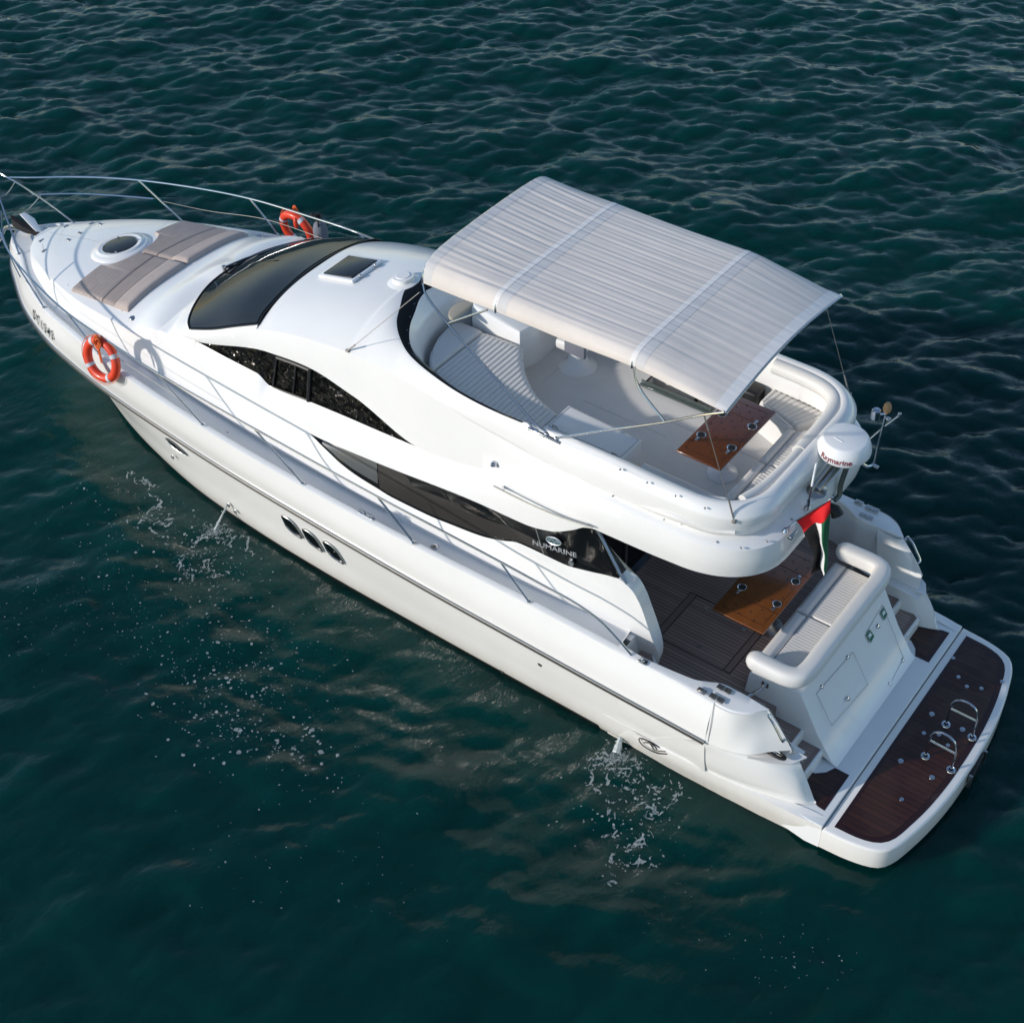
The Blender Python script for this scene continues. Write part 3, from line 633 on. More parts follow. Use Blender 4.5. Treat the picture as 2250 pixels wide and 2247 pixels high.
# end of the side deck and the step down to the cockpit
sd_ = MB(); sd_.add([(3.06,1.60,1.70),(3.06,2.12,1.70),(3.06,2.12,1.0),(3.06,1.60,1.0)],[(0,1,2,3)]); sd_.sides('side_deck_end', M['gel'], deck, recalc=False)
for s in (1, -1):
    b = MB(); b.prism([(3.06,2.05*s),(2.72,2.02*s),(2.72,1.66*s),(2.9,1.52*s),(3.06,1.52*s)], 1.0, 1.33, bev=.01); so_ = b.build('side_step', M['gel'], yacht)
    b = MB(); b.prism([(3.04,2.03*s),(2.74,2.0*s),(2.74,1.70*s),(2.9,1.55*s),(3.04,1.55*s)], 1.3, 1.338); b.build('step_teak', M['teak'], so_)
for s in (1, -1):
    b = MB(); b.prism([(3.065,1.46*s),(3.42,1.46*s),(3.42,1.80*s),(3.065,1.80*s)], 1.2, 1.699); b.build('deck_corner', M['gel'], deck)
# cockpit floor
cf_ = MB(); cf_.prism([(4.06,1.50),(4.06,-1.50),(3.3,-2.0),(1.75,-2.0),(1.30,-1.86),(1.22,-1.14),(1.22,1.14),(1.30,1.86),(1.75,2.0),(3.3,2.0)], .6, 1.05); cfo = cf_.build('cockpit_floor', M['teak'], yacht)
b = MB()
for x0, x1, y0, y1 in ((3.18,3.09,.06,1.02),(2.09,2.00,.06,1.02)):
    b = MB(); b.prism([(x0,y0),(x1,y0),(x1,y1),(x0,y1)], 1.03, 1.0535); b.build('hatch_border', M['teakp'], cfo)
b = MB()
b = MB()
for x0, x1, y0, y1 in ((3.19,3.18,.05,1.03),(3.09,3.08,.05,1.03),(2.10,2.09,.05,1.03),(2.0,1.99,.05,1.03),(3.19,1.99,.05,.06),(3.19,1.99,1.02,1.03)): b.prism([(x0,y0),(x1,y0),(x1,y1),(x0,y1)], 1.03, 1.0555)
b.build('hatch_gap', M['black'], cfo)
for q in ((727,672),(678,965),(1015,828)):
    p = P('H', *q, z=1.06); b = MB(); b.lathe([(.001,.008),(.028,.008),(.032,0)], (p.x,p.y,1.053), 14); b.build('deck_ring', M['steeld'], cfo)
# transom unit (carries the sofa)
prof = [(1.70,1.04),(1.66,1.42),(1.58,1.50),(.95,1.515),(.92,1.50),(.62,.93),(.36,.54),(.28,.485)]
tr = MB()
vs = [(x, y, z) for y in (-1.16, 1.16) for x, z in prof]; n_ = len(prof)
fs = [(i, i+1, n_+i+1, n_+i) for i in range(n_-1)]+[tuple(range(n_)), tuple(range(n_, 2*n_))[::-1], (n_-1, 0, n_, 2*n_-1)]
tr.add(vs, fs); trans = tr.build('transom_unit', M['gel'], yacht, smooth=30, bevel=.03)
TPo, TPn = Vector((.92, 0, 1.50)), Vector((math.cos(math.atan2(.30,.57)), 0, -math.sin(math.atan2(.30,.57))))
_d = (Vector((.36,0,.54))-Vector((.92,0,1.50))).normalized(); TN = Vector((_d.z, 0, -_d.x)); 
if TN.x > 0: TN = -TN
def TP(r, x, y, off=.006):
    a = REG[r]; s = a[2]/1929.; px, py = a[0]+x*s, a[1]+y*s
    d = CF+CR*((px-1125)/CAM['f'])-CU*((py-1123)/CAM['f'])
    t = (TPo-CC).dot(TN)/d.dot(TN); return CC+d*t+TN*off
b = MB()
q = [TP('I',330,430,.002), TP('I',612,110,.002), TP('I',725,362,.002), TP('I',447,680,.002)]
def line(mb, pts, r=.003): mb.tube(pts, r, 5)
line(b, q+[q[0]]); b.build('locker_door', M['seam'], trans)
m2 = [TP('G',710,1370,.002), TP('G',838,1150,.002), TP('G',1000,1560,.002), TP('G',890,1770,.002)]
b = MB(); line(b, m2); b.build('locker_door', M['seam'], trans)
for r, x, y in (('I',370,378),('I',570,150),('I',993,175),('I',890,357)):
    p = TP(r, x, y, .0); b = MB(); b.lathe([(.001,.022),(.02,.018),(.028,0)], p, 14, TN); b.build('hinge', M['steel'], trans)
for r, x, y in (('I',573,470),('G',805,1315)):
    p = TP(r, x, y, .0); b = MB(); b.lathe([(.001,.02),(.026,.016),(.032,0)], p, 16, TN); b.build('latch', M['steel'], trans)
for cs in ([('G',848,1163),('G',878,1222),('G',852,1272),('G',818,1215)], [('G',740,1337),('G',776,1390),('G',747,1446),('G',708,1386)]):
    q = [TP(*c, .004) for c in cs]; b = MB(); b.add(q, [(0,1,2,3)]); so_ = b.build('green_sign', M['signg'], trans, recalc=False)
    cc = sum(q, Vector())/4; w = MB(); e = [cc.lerp(v, .52)+TN*.002 for v in q]
    w.add([e[0], e[0].lerp(e[1], .8), cc.lerp(e[2], .2), e[2].lerp(e[3], .3), e[3]], [(0,1,2,3,4)]); w.build('sign_symbol', M['white'], so_, recalc=False)
    w = MB(); e = [cc.lerp(v, .90)+TN*.001 for v in q]; w.tube(e, .0025, 4, closed=True); w.build('sign_border', M['white'], so_)
# stairs on both sides
for s in (1, -1):
    coam = coams[0] if s > 0 else coams[1]
    for x0, x1, z, zb in ((.80,1.24,.885,.5),(.50,.83,.70,.48)):
        b = MB(); b.prism([(x0,1.15*s),(x1,1.15*s),(x1,1.82*s),(x0,1.66*s)], zb, z, bev=.012); st = b.build('stair_step', M['gel'], yacht)
        t_ = MB(); t_.prism([(x0+.035,1.175*s),(x1,1.175*s),(x1,1.80*s),(x0+.035,1.64*s)], z-.02, z+.004); to = t_.build('step_teak', M['teakp'], st)
        t_ = MB(); t_.prism([(x0+.11,1.25*s),(x1-.02,1.25*s),(x1-.02,1.75*s),(x0+.11,1.58*s)], z-.02, z+.007); t_.build('step_planking', M['teak'], to)
    b = MB(); b.add([(1.24,1.14*s,.7),(1.24,1.86*s,.7),(1.24,1.86*s,1.05),(1.24,1.14*s,1.05)],[(0,1,2,3)]); b.build('stair_riser', M['gel'], yacht, recalc=False)
    # inner side wall beside the stairs
    b = MB(); b.grid([[(1.4,1.83*s,1.82),(1.12,1.83*s,1.80),(.86,1.83*s,1.60),(.66,1.82*s,1.31)],[(1.4,1.80*s,1.3),(1.12,1.78*s,1.25),(.86,1.74*s,1.15),(.62,1.72*s,1.1)],[(1.4,1.78*s,.5),(1.12,1.74*s,.5),(.86,1.70*s,.5),(.5,1.68*s,.5)]]); b.build('stair_wall', M['gel'], yacht)
    # black fairlead in the niche
    b = MB(); c0 = Vector((.83, 1.93*s, 1.19)); b.tube([c0+Vector((math.cos(a)*.14, math.sin(a)*.045*s, .01*math.sin(a))) for a in np.linspace(0, 2*math.pi, 20, endpoint=False)], .022, 8, closed=True); fo = b.build('fairlead', M['black'], yacht)
    b = MB(); b.lathe([(.03,0),(.02,.05),(.035,.07),(.001,.075)], c0+Vector((0,-.01*s,-.03)), 12); b.tube([c0+Vector((-.07,0,.06)), c0+Vector((.07,0,.06))], .012, 6); b.build('fairlead_cleat', M['steel'], fo)
    b = MB(); b.prism([(1.1,1.70*s),(.5,1.70*s),(.60,1.90*s),(.80,2.04*s),(1.1,2.14*s)], 1.1, 1.125); b.build('niche_floor', M['gel'], yacht)
    # hand rail on the wing's aft edge
    pts = [Vector((1.0, 1.865*s, 1.77)), Vector((1.0, 1.915*s, 1.79)), Vector((.93, 1.93*s, 1.73)), Vector((.84, 1.93*s, 1.60)), Vector((.755, 1.92*s, 1.46)), Vector((.77, 1.87*s, 1.45))]
    b = MB(); b.tube(cr(pts, 24), .015, 8); b.build('stair_hand_rail', M['steel'], coam)
    # hinge plates, vents and cleat on the coaming
    for a_, sz in (((2.5+0,0),0),): pass
    for (x, y, r) in ((2.0-.38+.0, 1.91, 'H'), (1.62, 2.09, 'H')):
        b = MB(); z = 1.848
        for dx in (-.052, .052): b.box((x+dx, y*s, z), (.095, .085, .012), bev=.003)
        b.build('gate_hinge', M['steeld'], coam)
    b = MB(); b.box((1.83, 2.10*s, 1.85), (.12, .075, .02), bev=.005); b.box((1.83, 2.10*s, 1.862), (.07, .05, .02), bev=.004); b.build('vent_cover', M['steeld'], coam)
    b = MB(); b.box((2.68, 2.12*s, 1.857), (.14, .075, .02), bev=.005); b.lathe([(.028,0),(.02,.02),(.001,.025)], (2.68, 2.12*s, 1.865), 12); b.build('deck_socket', M['steel'], coam)
b = MB(); hp = [P('H',1185,1300,y=1.17), P('H',1160,1310,y=1.30), P('H',1100,1395,y=1.42)]; b.tube([Vector((1.42,1.165,1.36)), Vector((1.42,1.27,1.37)), Vector((1.50,1.38,1.30)), Vector((1.60,1.55,1.15))], .025, 10); b.box((1.42,1.165,1.36),(.10,.012,.09),bev=.004); b.build('gate_arm', M['steel'], trans)
b = MB(); b.tube([Vector((1.42,-1.165,1.36)), Vector((1.42,-1.27,1.37)), Vector((1.50,-1.38,1.30)), Vector((1.60,-1.55,1.15))], .025, 10); b.build('gate_arm', M['steel'], trans)
# ------------------------------------------------------------------ flybridge interior
IT = [(7.72,0,4.27),(7.66,.22,4.27),(7.55,.45,4.25),(7.42,.72,4.22),(7.24,.95,4.19),(7.04,1.10,4.17),(6.64,1.23,4.15),(6.08,1.37,4.15),(5.47,1.435,4.17),(4.92,1.465,4.205),(4.3,1.40,4.24),(3.65,1.40,4.265),(3.07,1.41,4.265),(2.6,1.41,4.265)]
IM = [(7.50,0,4.05),(7.47,.2,4.05),(7.40,.42,4.03),(7.29,.66,4.0),(7.12,.88,3.98),(6.94,1.03,3.95),(6.56,1.16,3.93),(6.02,1.28,3.93),(5.47,1.34,3.93),(4.92,1.37,3.93),(4.3,1.36,3.93),(3.65,1.35,3.95),(3.07,1.35,3.95),(2.6,1.35,3.95)]
IB = [(7.35,0,3.34),(7.33,.2,3.34),(7.29,.4,3.34),(7.2,.62,3.34),(7.05,.82,3.34),(6.88,.97,3.34),(6.5,1.1,3.34),(6.0,1.21,3.34),(5.47,1.28,3.34),(4.92,1.31,3.34),(4.3,1.32,3.34),(3.65,1.32,3.34),(3.07,1.32,3.34),(2.6,1.32,3.34)]
NN = 110
dO = ctrl([IT, IM, IB], NN, 12)
fl = MB(); fl.grid(dO)
rimi = corner(1.41, 1.86, .66, 4.265); imc = corner(1.35, 1.90, .64, 3.95); ibc = corner(1.32, 1.95, .62, 3.34)
fl.grid([rimi, imc, ibc]); fl.mirror(); fl.build('flybridge_liner', M['gel'], skin, smooth=40)
D_o = cr(Dout, NN); D_i = cr(IT, NN)
kf = [j for j in range(NN) if D_o[j].x > 4.93]; ka = [j for j in range(NN) if D_o[j].x < 5.0]
w_ = MB(); w_.grid([[D_o[j] for j in kf], [D_o[j].lerp(D_i[j], .5)+Vector((0, 0, .02)) for j in kf], [D_i[j]+Vector((0, 0, .004)) for j in kf], [D_i[j]+Vector((-.005, -.005, -.03)) for j in kf]]); w_.mirror(); fair = w_.build('wind_deflector', M['glass'], skin, smooth=50)
for j in range(2, len(kf)-3, 5):
    p = D_o[kf[j]].lerp(D_i[kf[j]], .85)+Vector((0, 0, .012)); 
    for sy in (1, -1):
        sc_ = MB(); sc_.box((p.x, p.y*sy, p.z), (.014, .014, .008)); sc_.build('screw', M['steel'], fair)
w_ = MB(); w_.grid([[D_o[j] for j in ka], [D_o[j].lerp(D_i[j], .3)+Vector((0, 0, .022)) for j in ka], [D_o[j].lerp(D_i[j], .75)+Vector((0, 0, .02)) for j in ka], [D_i[j] for j in ka]])
w_.grid([rim, [a.lerp(b, .3)+Vector((0, 0, .022)) for a, b in zip(rim, rimi)], [a.lerp(b, .75)+Vector((0, 0, .02)) for a, b in zip(rim, rimi)], rimi]); w_.mirror(); w_.build('flybridge_rim', M['gel'], skin, smooth=40)
# floor with the companionway opening
f_ = MB(); ox0, ox1, oy0, oy1 = 3.66, 4.76, -1.28, -.95
def rect(x0, x1, y0, y1): f_.prism([(x0,y0),(x1,y0),(x1,y1),(x0,y1)], 3.30, 3.35)
rect(1.9, 7.4, -.95, 1.33); rect(1.9, ox0, -1.33, -.95); rect(ox1, 7.4, -1.33, -.95); flo = f_.build('flybridge_floor', M['floor'], skin, smooth=0)
f_ = MB()
for pts in ([(6.2,.75),(4.0,.75)],[(3.95,-.5),(2.6,-.5)],[(5.2,-.2),(3.9,-.2)],[(5.9,-.2),(5.9,-.8)]): f_.box(((pts[0][0]+pts[1][0])/2,(pts[0][1]+pts[1][1])/2,3.351), (abs(pts[0][0]-pts[1][0])+.006, abs(pts[0][1]-pts[1][1])+.006, .003))
f_.build('floor_seam', mat('pale_seam', (.50,.50,.49), .5), flo)
cw = MB(); cw.add([(ox0,oy0,2.2),(ox1,oy0,2.2),(ox1,oy1,2.2),(ox0,oy1,2.2),(ox0,oy0,3.34),(ox1,oy0,3.34),(ox1,oy1,3.34),(ox0,oy1,3.34)],[(0,1,2,3),(0,1,5,4),(1,2,6,5),(2,3,7,6),(3,0,4,7)])
cwo = cw.build('stair_well', M['gel'], skin, recalc=False, smooth=0)
for k in range(4):
    b = MB(); b.box((4.62-.26*k, -1.115, 3.12-.22*k), (.22, .30, .03)); b.build('stair_tread', M['varn'], cwo)
b = MB(); b.box(((ox0+ox1)/2, oy1+.015, 3.36), (ox1-ox0+.04, .05, .03), bev=.008); b.box(((ox0+ox1)/2, oy1, 3.40), (ox1-ox0, .010, .08)); b.build('stair_glass_guard', mat('greenish_glass', (.20,.26,.25), .06, trans=.75), cwo)
# helm console
cs = MB(); cs.prism([(7.12,-.24),(6.30,-.24),(6.22,-.5),(6.22,-1.22),(6.6,-1.22),(7.05,-.85),(7.3,-.45)], 3.35, lambda x, y: 4.0+.14*(x-6.2), bev=.05); cso = cs.build('helm_console', M['gel'], skin)
d_ = MB(); dp = P('E',500,262,z=4.12); dp.x += -.05; d_.prism([(dp.x+.10*math.cos(a)+.03*math.cos(2*a), dp.y+.25*math.sin(a)) for a in np.linspace(0, 2*math.pi, 20, endpoint=False)], 4.09, 4.128, bev=.012); d_.build('dash_grip', mat('tan_grip', (.42,.38,.30), .7), cso)
b = MB(); b.box((6.30,-.86,4.02),(.05,.55,.18),bev=.01); b.build('instrument_panel', M['black'], cso)
b = MB(); b.tube([Vector((6.14+.03*math.sin(a), -.86+.19*math.cos(a), 3.95+.19*math.sin(a))) for a in np.linspace(0,2*math.pi,22,endpoint=False)], .014, 6, closed=True); b.tube([Vector((6.14,-.86,3.95)),Vector((6.28,-.86,3.98))],.02,8); b.tube([Vector((6.14,-1.04,3.95)),Vector((6.14,-.68,3.95))],.01,6); b.build('steering_wheel', M['black'], cso)
# sun bed plinth and console side
pin = fx([(7.16,-.13,0),(6.95,-.16,0),(6.24,-.20,0),(6.01,.07,0),(5.71,.36,0),(5.41,.56,0),(5.08,.68,0),(4.96,.71,0)])
pout = fx([(7.29,.36,0),(7.2,.58,0),(7.05,.80,0),(6.86,.98,0),(6.5,1.12,0),(6.0,1.25,0),(5.4,1.32,0),(4.96,1.35,0)])
xs_ = np.linspace(4.97, 7.2, 50)
b = MB(); b.prism([(x, pin(x).y) for x in xs_]+[(x, pout(x).y) for x in xs_[::-1]], 3.35, 3.80); b.build('sun_bed_plinth', M['gel'], skin, smooth=30)
# wet bar
b = MB(); b.prism([(4.965,.50),(3.81,.54),(3.81,1.36),(4.965,1.36)], 3.35, 3.85, bev=.02); wbr = b.build('wet_bar', M['gel'], skin)
b = MB(); b.tube([Vector(q) for q in ((4.93,.53,3.852),(3.84,.57,3.852),(3.84,.98,3.852),(4.93,1.0,3.852))], .004, 4, closed=True); b.build('lid_seam', M['seam'], wbr)
b = MB(); b.prism([(4.94,1.05),(3.83,1.03),(3.83,1.34),(4.94,1.34)], 3.85, 3.90, bev=.02); b.build('bar_ledge', M['gel'], wbr)
for q in ((1237,1172),(1685,1380)):
    p = P('E', *q, z=3.87); b = MB(); b.tube([p+Vector((-.04,0,0)), p+Vector((-.03,0,.035)), p+Vector((.03,0,.035)), p+Vector((.04,0,0))], .012, 8); b.build('lid_handle', M['steeld'], wbr)
# bench plinths
b = MB(); b.prism([(3.6,.86),(2.42,.82),(2.40,.0),(2.40,-.70),(2.44,-.78),(2.96,-.98),(3.0,-1.33),(2.3,-1.33),(1.98,-1.0),(1.93,0),(1.98,.95),(2.3,1.33),(3.6,1.33)], 3.35, 3.74, bev=.03); bp = b.build('bench_plinth', M['gel'], skin)
p = P('F',1213,670,z=3.6); b = MB(); b.lathe([(.001,.012),(.03,.01),(.04,0)], Vector((2.442,-.33,3.55)), 14, (1,0,0)); b.build('vent', M['steeld'], bp)
# recess with padded bolster under the tub on the side (both sides)
for s in (1,-1):
    q = [P('F',210,1192,y=1.585), P('F',500,1288,y=1.575), P('F',760,1382,y=1.50), P('F',950,1412,y=1.42)]
    b = MB(); b.tube([Vector((v.x, v.y*s, v.z)) for v in cr(q, 20)], [.015+.045*math.sin(math.pi*min(.97, max(0.03, i/19)))**.6 for i in range(20)], 12); b.build('side_pad', M['vinyl'], skin)
# seams / joint lines and screw heads on the white skin
def dot(r, u, w, off=.004, rad=.010, **k):
    p = P(r, u, w, **k); return p
b = MB()
for r, u, w, k in [('F',20,1135,dict(y=1.62)),('F',75,935,dict(y=1.58)),('F',280,1035,dict(y=1.60)),('F',497,1135,dict(y=1.60)),('F',720,1228,dict(y=1.56)),('F',410,1312,dict(z=3.80)),('F',812,1483,dict(z=3.80)),('F',993,1528,dict(z=3.80)),('F',1190,1478,dict(z=3.80)),('F',1380,1310,dict(z=3.80)),('E',1727,1487,dict(y=1.59)),('E',1673,1686,dict(y=1.64)),('F',1235,1150,dict(z=3.95)),('F',1060,1258,dict(z=4.05)),('F',1490,900,dict(z=4.0)),('F',1370,1027,dict(z=4.0))]:
    p = P(r, u, w, **k); b.lathe([(.001,.012),(.009,.010),(.011,-.02)], p, 8, (p-Vector((3.5,0,p.z-.6))).normalized())
b.build('screw_caps', M['seam'], skin)

# ------------------------------------------------------------------ pads and cushions
def pad(mb, pos, nu, nv, th, r=.045, rib=None, L=None):
    """pos(u,v) -> base point; th thickness; rounded edges; rib=('u'|'v', count, depth)"""
    pts = [[Vector(pos(i/nu, j/nv)) for j in range(nv+1)] for i in range(nu+1)]
    Lu = (pts[nu][nv//2]-pts[0][nv//2]).length; Lv = (pts[nu//2][nv]-pts[nu//2][0]).length
    rows = []
    for i in range(nu+1):
        row = []
        for j in range(nv+1):
            d = min(i/nu*Lu, (1-i/nu)*Lu, j/nv*Lv, (1-j/nv)*Lv)
            h = th*(1 if d >= r else .35+.65*math.sqrt(max(0, 1-(1-d/r)**2)))
            if rib:
                t = (i/nu if rib[0] == 'u' else j/nv)*rib[1]; fr_ = t-math.floor(t)
                h -= rib[2]*max(0, 1-min(fr_, 1-fr_)*5)
            row.append(pts[i][j]+Vector((0, 0, h)))
        rows.append(row)
    mb.grid(rows)
    edge = [rows[0][j] for j in range(nv+1)]+[rows[i][nv] for i in range(1, nu+1)]+[rows[nu][j] for j in range(nv-1, -1, -1)]+[rows[i][0] for i in range(nu-1, 0, -1)]
    base = [pts[0][j] for j in range(nv+1)]+[pts[i][nv] for i in range(1, nu+1)]+[pts[nu][j] for j in range(nv-1, -1, -1)]+[pts[i][0] for i in range(nu-1, 0, -1)]
    edge.append(edge[0]); base.append(base[0]); mb.grid([edge, base])
    return mb
def quadpos(a, b, c, d):
    a, b, c, d = map(Vector, (a, b, c, d))
    return lambda u, v: a.lerp(b, v).lerp(d.lerp(c, v), u)
YG = None
# flybridge sun bed
sb = thing('flybridge_sun_bed', 'white ribbed sun bed filling the front of the flybridge beside the helm', 'sun bed', (6, .6, 3.8))
def sbp(u, v):
    x = 4.98+u*(6.84-4.98); return (x, pin(x).y+.01+(pout(x).y-pin(x).y-.02)*v, 3.795)
b = MB(); pad(b, sbp, 180, 16, .065, .04, ('u', 24, .018)); b.build('mattress', M['vinyl'], sb, smooth=60)
def hrp(u, v):
    x0 = 6.86; yl = -.14; yr = .96
    y = yl+(yr-yl)*v; xo = float(np.interp(y, [-.14,0,.36,.58,.80,.96], [7.20,7.33,7.27,7.18,7.03,6.88])); return (x0+(xo-x0)*u, y, 3.795)
b = MB(); pad(b, hrp, 14, 30, .09, .05); b.build('head_cushion', M['vinyl'], sb, smooth=60)
# flybridge bench
fb = thing('flybridge_bench', 'white U-shaped flybridge bench with ribbed seats and backrest roll around the table', 'bench', (2.2, 0, 3.75))
for nm, q, n, rb in (('seat_cushion', [(2.30,.84,3.74),(2.32,.02,3.74),(1.97,.02,3.74),(1.99,1.0,3.74)], (20, 120), ('v', 16, .014)),
                     ('seat_cushion', [(2.32,.01,3.74),(2.33,-.74,3.74),(1.99,-1.05,3.74),(1.97,.01,3.74)], (20, 120), ('v', 16, .014)),
                     ('seat_cushion', [(3.0,-1.0,3.74),(3.0,-1.34,3.74),(2.10,-1.28,3.74),(2.36,-.80,3.74)], (120, 16), ('u', 11, .018))):
    b = MB(); pad(b, quadpos(*q), n[0], n[1], .10, .04, rb); b.build(nm, M['vinyl'], fb, smooth=60)
for q in ([(2.44,.84),(2.44,.02),(2.31,.02),(2.31,.84)], [(2.44,.01),(2.45,-.72),(2.32,-.78),(2.31,.01)], [(2.46,-.73),(2.98,-.95),(2.95,-1.03),(2.36,-.80)], [(2.44,.86),(3.58,.86),(3.58,1.28),(2.32,1.28)]):
    b = MB(); pad(b, quadpos(*[(x, y, 3.735) for x, y in q]), 16, 30, .115, .06); b.build('front_roll' if len(q) and q[0][1] != .86 else 'seat_cushion', M['vinyl'], fb, smooth=60)
b = MB(); b.tube(cr([(3.02,-1.37,4.17),(2.6,-1.36,4.17),(2.25,-1.30,4.17),(2.05,-1.17,4.17),(1.965,-.95,4.17),(1.93,-.5,4.17),(1.925,-.02,4.17)], 40), .105, 14); b.build('backrest_roll', M['vinyl'], fb, smooth=60)
b = MB(); b.tube(cr([(1.925,-.01,4.19),(1.93,.4,4.19),(1.96,.8,4.19),(2.04,1.14,4.20)], 24), .07, 12); b.build('backrest_roll', M['vinyl'], fb, smooth=60)
b = MB(); b.grid([cr([(3.55,1.40,4.22),(2.9,1.41,4.22),(2.45,1.38,4.22),(2.15,1.25,4.22)], 20), cr([(3.55,1.28,3.84),(2.9,1.28,3.84),(2.5,1.26,3.84),(2.22,1.12,3.84)], 20)]); b.build('back_pad', M['vinyl'], fb, solid=.04)
# helm seat
hs = thing('helm_seat', 'white helm seat on a flared pedestal under the canopy', 'helm seat', (5.7, -.8, 3.35))
b = MB(); b.lathe([(.27,0),(.22,.03),(.15,.10),(.12,.22),(.14,.36),(.16,.40)], (5.72,-.80,3.35), 24); b.build('pedestal', M['gel'], hs)
b = MB(); b.box((5.68,-.80,3.84),(.44,.62,.16),bev=.05); b.build('seat', M['vinyl'], hs)
b = MB(); b.box((5.47,-.80,4.05),(.12,.62,.36),bev=.05); b.build('backrest', M['vinyl'], hs)
b = MB(); b.box((5.55,-.49,3.90),(.34,.06,.22),bev=.02); b.build('armrest', M['greyf'], hs)
# black storage hatch box
bb = thing('black_storage_box', 'black rounded storage box between the flybridge bench and the canopy edge', 'storage box', (3.3, -1.2, 3.35))
b = MB(); b.box((3.24,-1.17,3.62),(.36,.26,.50),bev=.05); b.build('box_body', M['black'], bb)
b = MB()
for y in (-1.08,-1.2,-1.3): b.box((3.05,y,3.50),(.03,.06,.03),bev=.005)
b.build('box_hinges', M['plastic'], bb)
# ------------------------------------------------------------------ lettering helper
def text_mesh(body, size, extrude=.002, bold=0., shear=0, spacing=1.):
    cu = bpy.data.curves.new('t', 'FONT'); cu.body = body; cu.size = size; cu.extrude = extrude; cu.offset = bold; cu.shear = shear; cu.space_character = spacing
    cu.align_x = 'CENTER'; cu.align_y = 'CENTER'; cu.resolution_u = 3
    o = bpy.data.objects.new('t', cu); COL.objects.link(o); dg = bpy.context.evaluated_depsgraph_get(); dg.update()
    me = bpy.data.meshes.new_from_object(o.evaluated_get(dg)); bpy.data.objects.remove(o); bpy.data.curves.remove(cu); return me
def put_text(name, body, pos, right, up, size, mat_, parent, sx=1., **k):
    me = text_mesh(body, size, **k); r = Vector(right).normalized(); n = r.cross(Vector(up)).normalized(); u = n.cross(r)
    mt = Matrix((r*sx, u, n)).transposed().to_4x4(); mt.translation = Vector(pos); me.transform(mt)
    return link(name, me, mat_, parent)
for s in (1, -1):
    b = MB(); b.tube([Vector((x, (fB(x).y+.006)*s, deck_z(x)+.03)) for x in np.linspace(12.1, 7.15, 40)], .005, 4); b.build('joint_line', M['seam'], skin)
# boat number on both bows, one letter at a time along the bulwark
fRB = fx([q for q in RB if 0 < q[1]]); fGG = fx([q for q in G if 0 < q[1]])
def bow_pt(x, f): return fRB(x).lerp(fGG(x), f)+Vector((0, .022+.035*math.sin(math.pi*f), 0))
A1 = P('A',282,1198,y=1.68); A2 = P('A',412,1352,y=1.80)
def near_x(u, w):
    a = REG['A']; px, py = a[0]+u*560/1929., a[1]+w*560/1929.; best = (1e9, 0)
    for x in np.linspace(12.5, 16, 300):
        d = bow_pt(x, .5)-CC; z = d.dot(CF); q = (1125+CAM['f']*d.dot(CR)/z, 1123-CAM['f']*d.dot(CU)/z); e = (q[0]-px)**2+(q[1]-py)**2
        if e < best[0]: best = (e, x)
    return best[1]
lx0, lx1 = near_x(280, 1198), near_x(412, 1352); LX = [lx0+(lx1-lx0)*t for t in (0, .12, .24, .46, .64, .82, 1.0)]
for s in (1, -1):
    b_all = []
    xs_l = [A1.x, A1.x-.17-.12, None]
    seq = 'D T1343'; n = len(seq); x0, x1 = A1.x, A2.x
    for i, ch in enumerate(seq):
        if ch == ' ': continue
        x = LX[i] if s > 0 else LX[0]+LX[-1]-LX[i]
        p = bow_pt(x, .50); q = bow_pt(x-.1*s, .50); upv = bow_pt(x, .8)-bow_pt(x, .3)
        p, q, upv = Vector((p.x, p.y*s, p.z)), Vector((q.x, q.y*s, q.z)), Vector((upv.x, upv.y*s, upv.z))
        put_text('registration_letter', ch, p, q-p, upv, .24, M['textk'], hull, bold=.004, sx=.62)
# brand lettering and emblem on the dark glass quarter
def qp(u, w, off=.0):
    """point on the salon window plane"""
    a, b, c = Vector((3.5,1.75,2.6)), Vector((4.7,1.755,2.41)), Vector((3.9,1.63,3.10)); n_ = (b-a).cross(c-a).normalized()
    if n_.y < 0: n_ = -n_
    px, py = REG['L'][0]+u*560/1929., REG['L'][1]+w*560/1929.
    d = CF+CR*((px-1125)/CAM['f'])-CU*((py-1123)/CAM['f']); t = (a-CC).dot(n_)/d.dot(n_); return CC+d*t+n_*(.022+off), n_
pl_, nn = qp(725, 650); pr_, _ = qp(1070, 755); pu_, _ = qp(895, 640); pb, _ = qp(900, 720)
chrome = mat('bright_chrome_letters', (.62,.64,.66), .25, metal=.6)
gw = [c for c in skin.children if c.name.startswith('salon_window')]
upv = nn.cross((pr_-pl_).normalized()); 
if upv.z < 0: upv = -upv
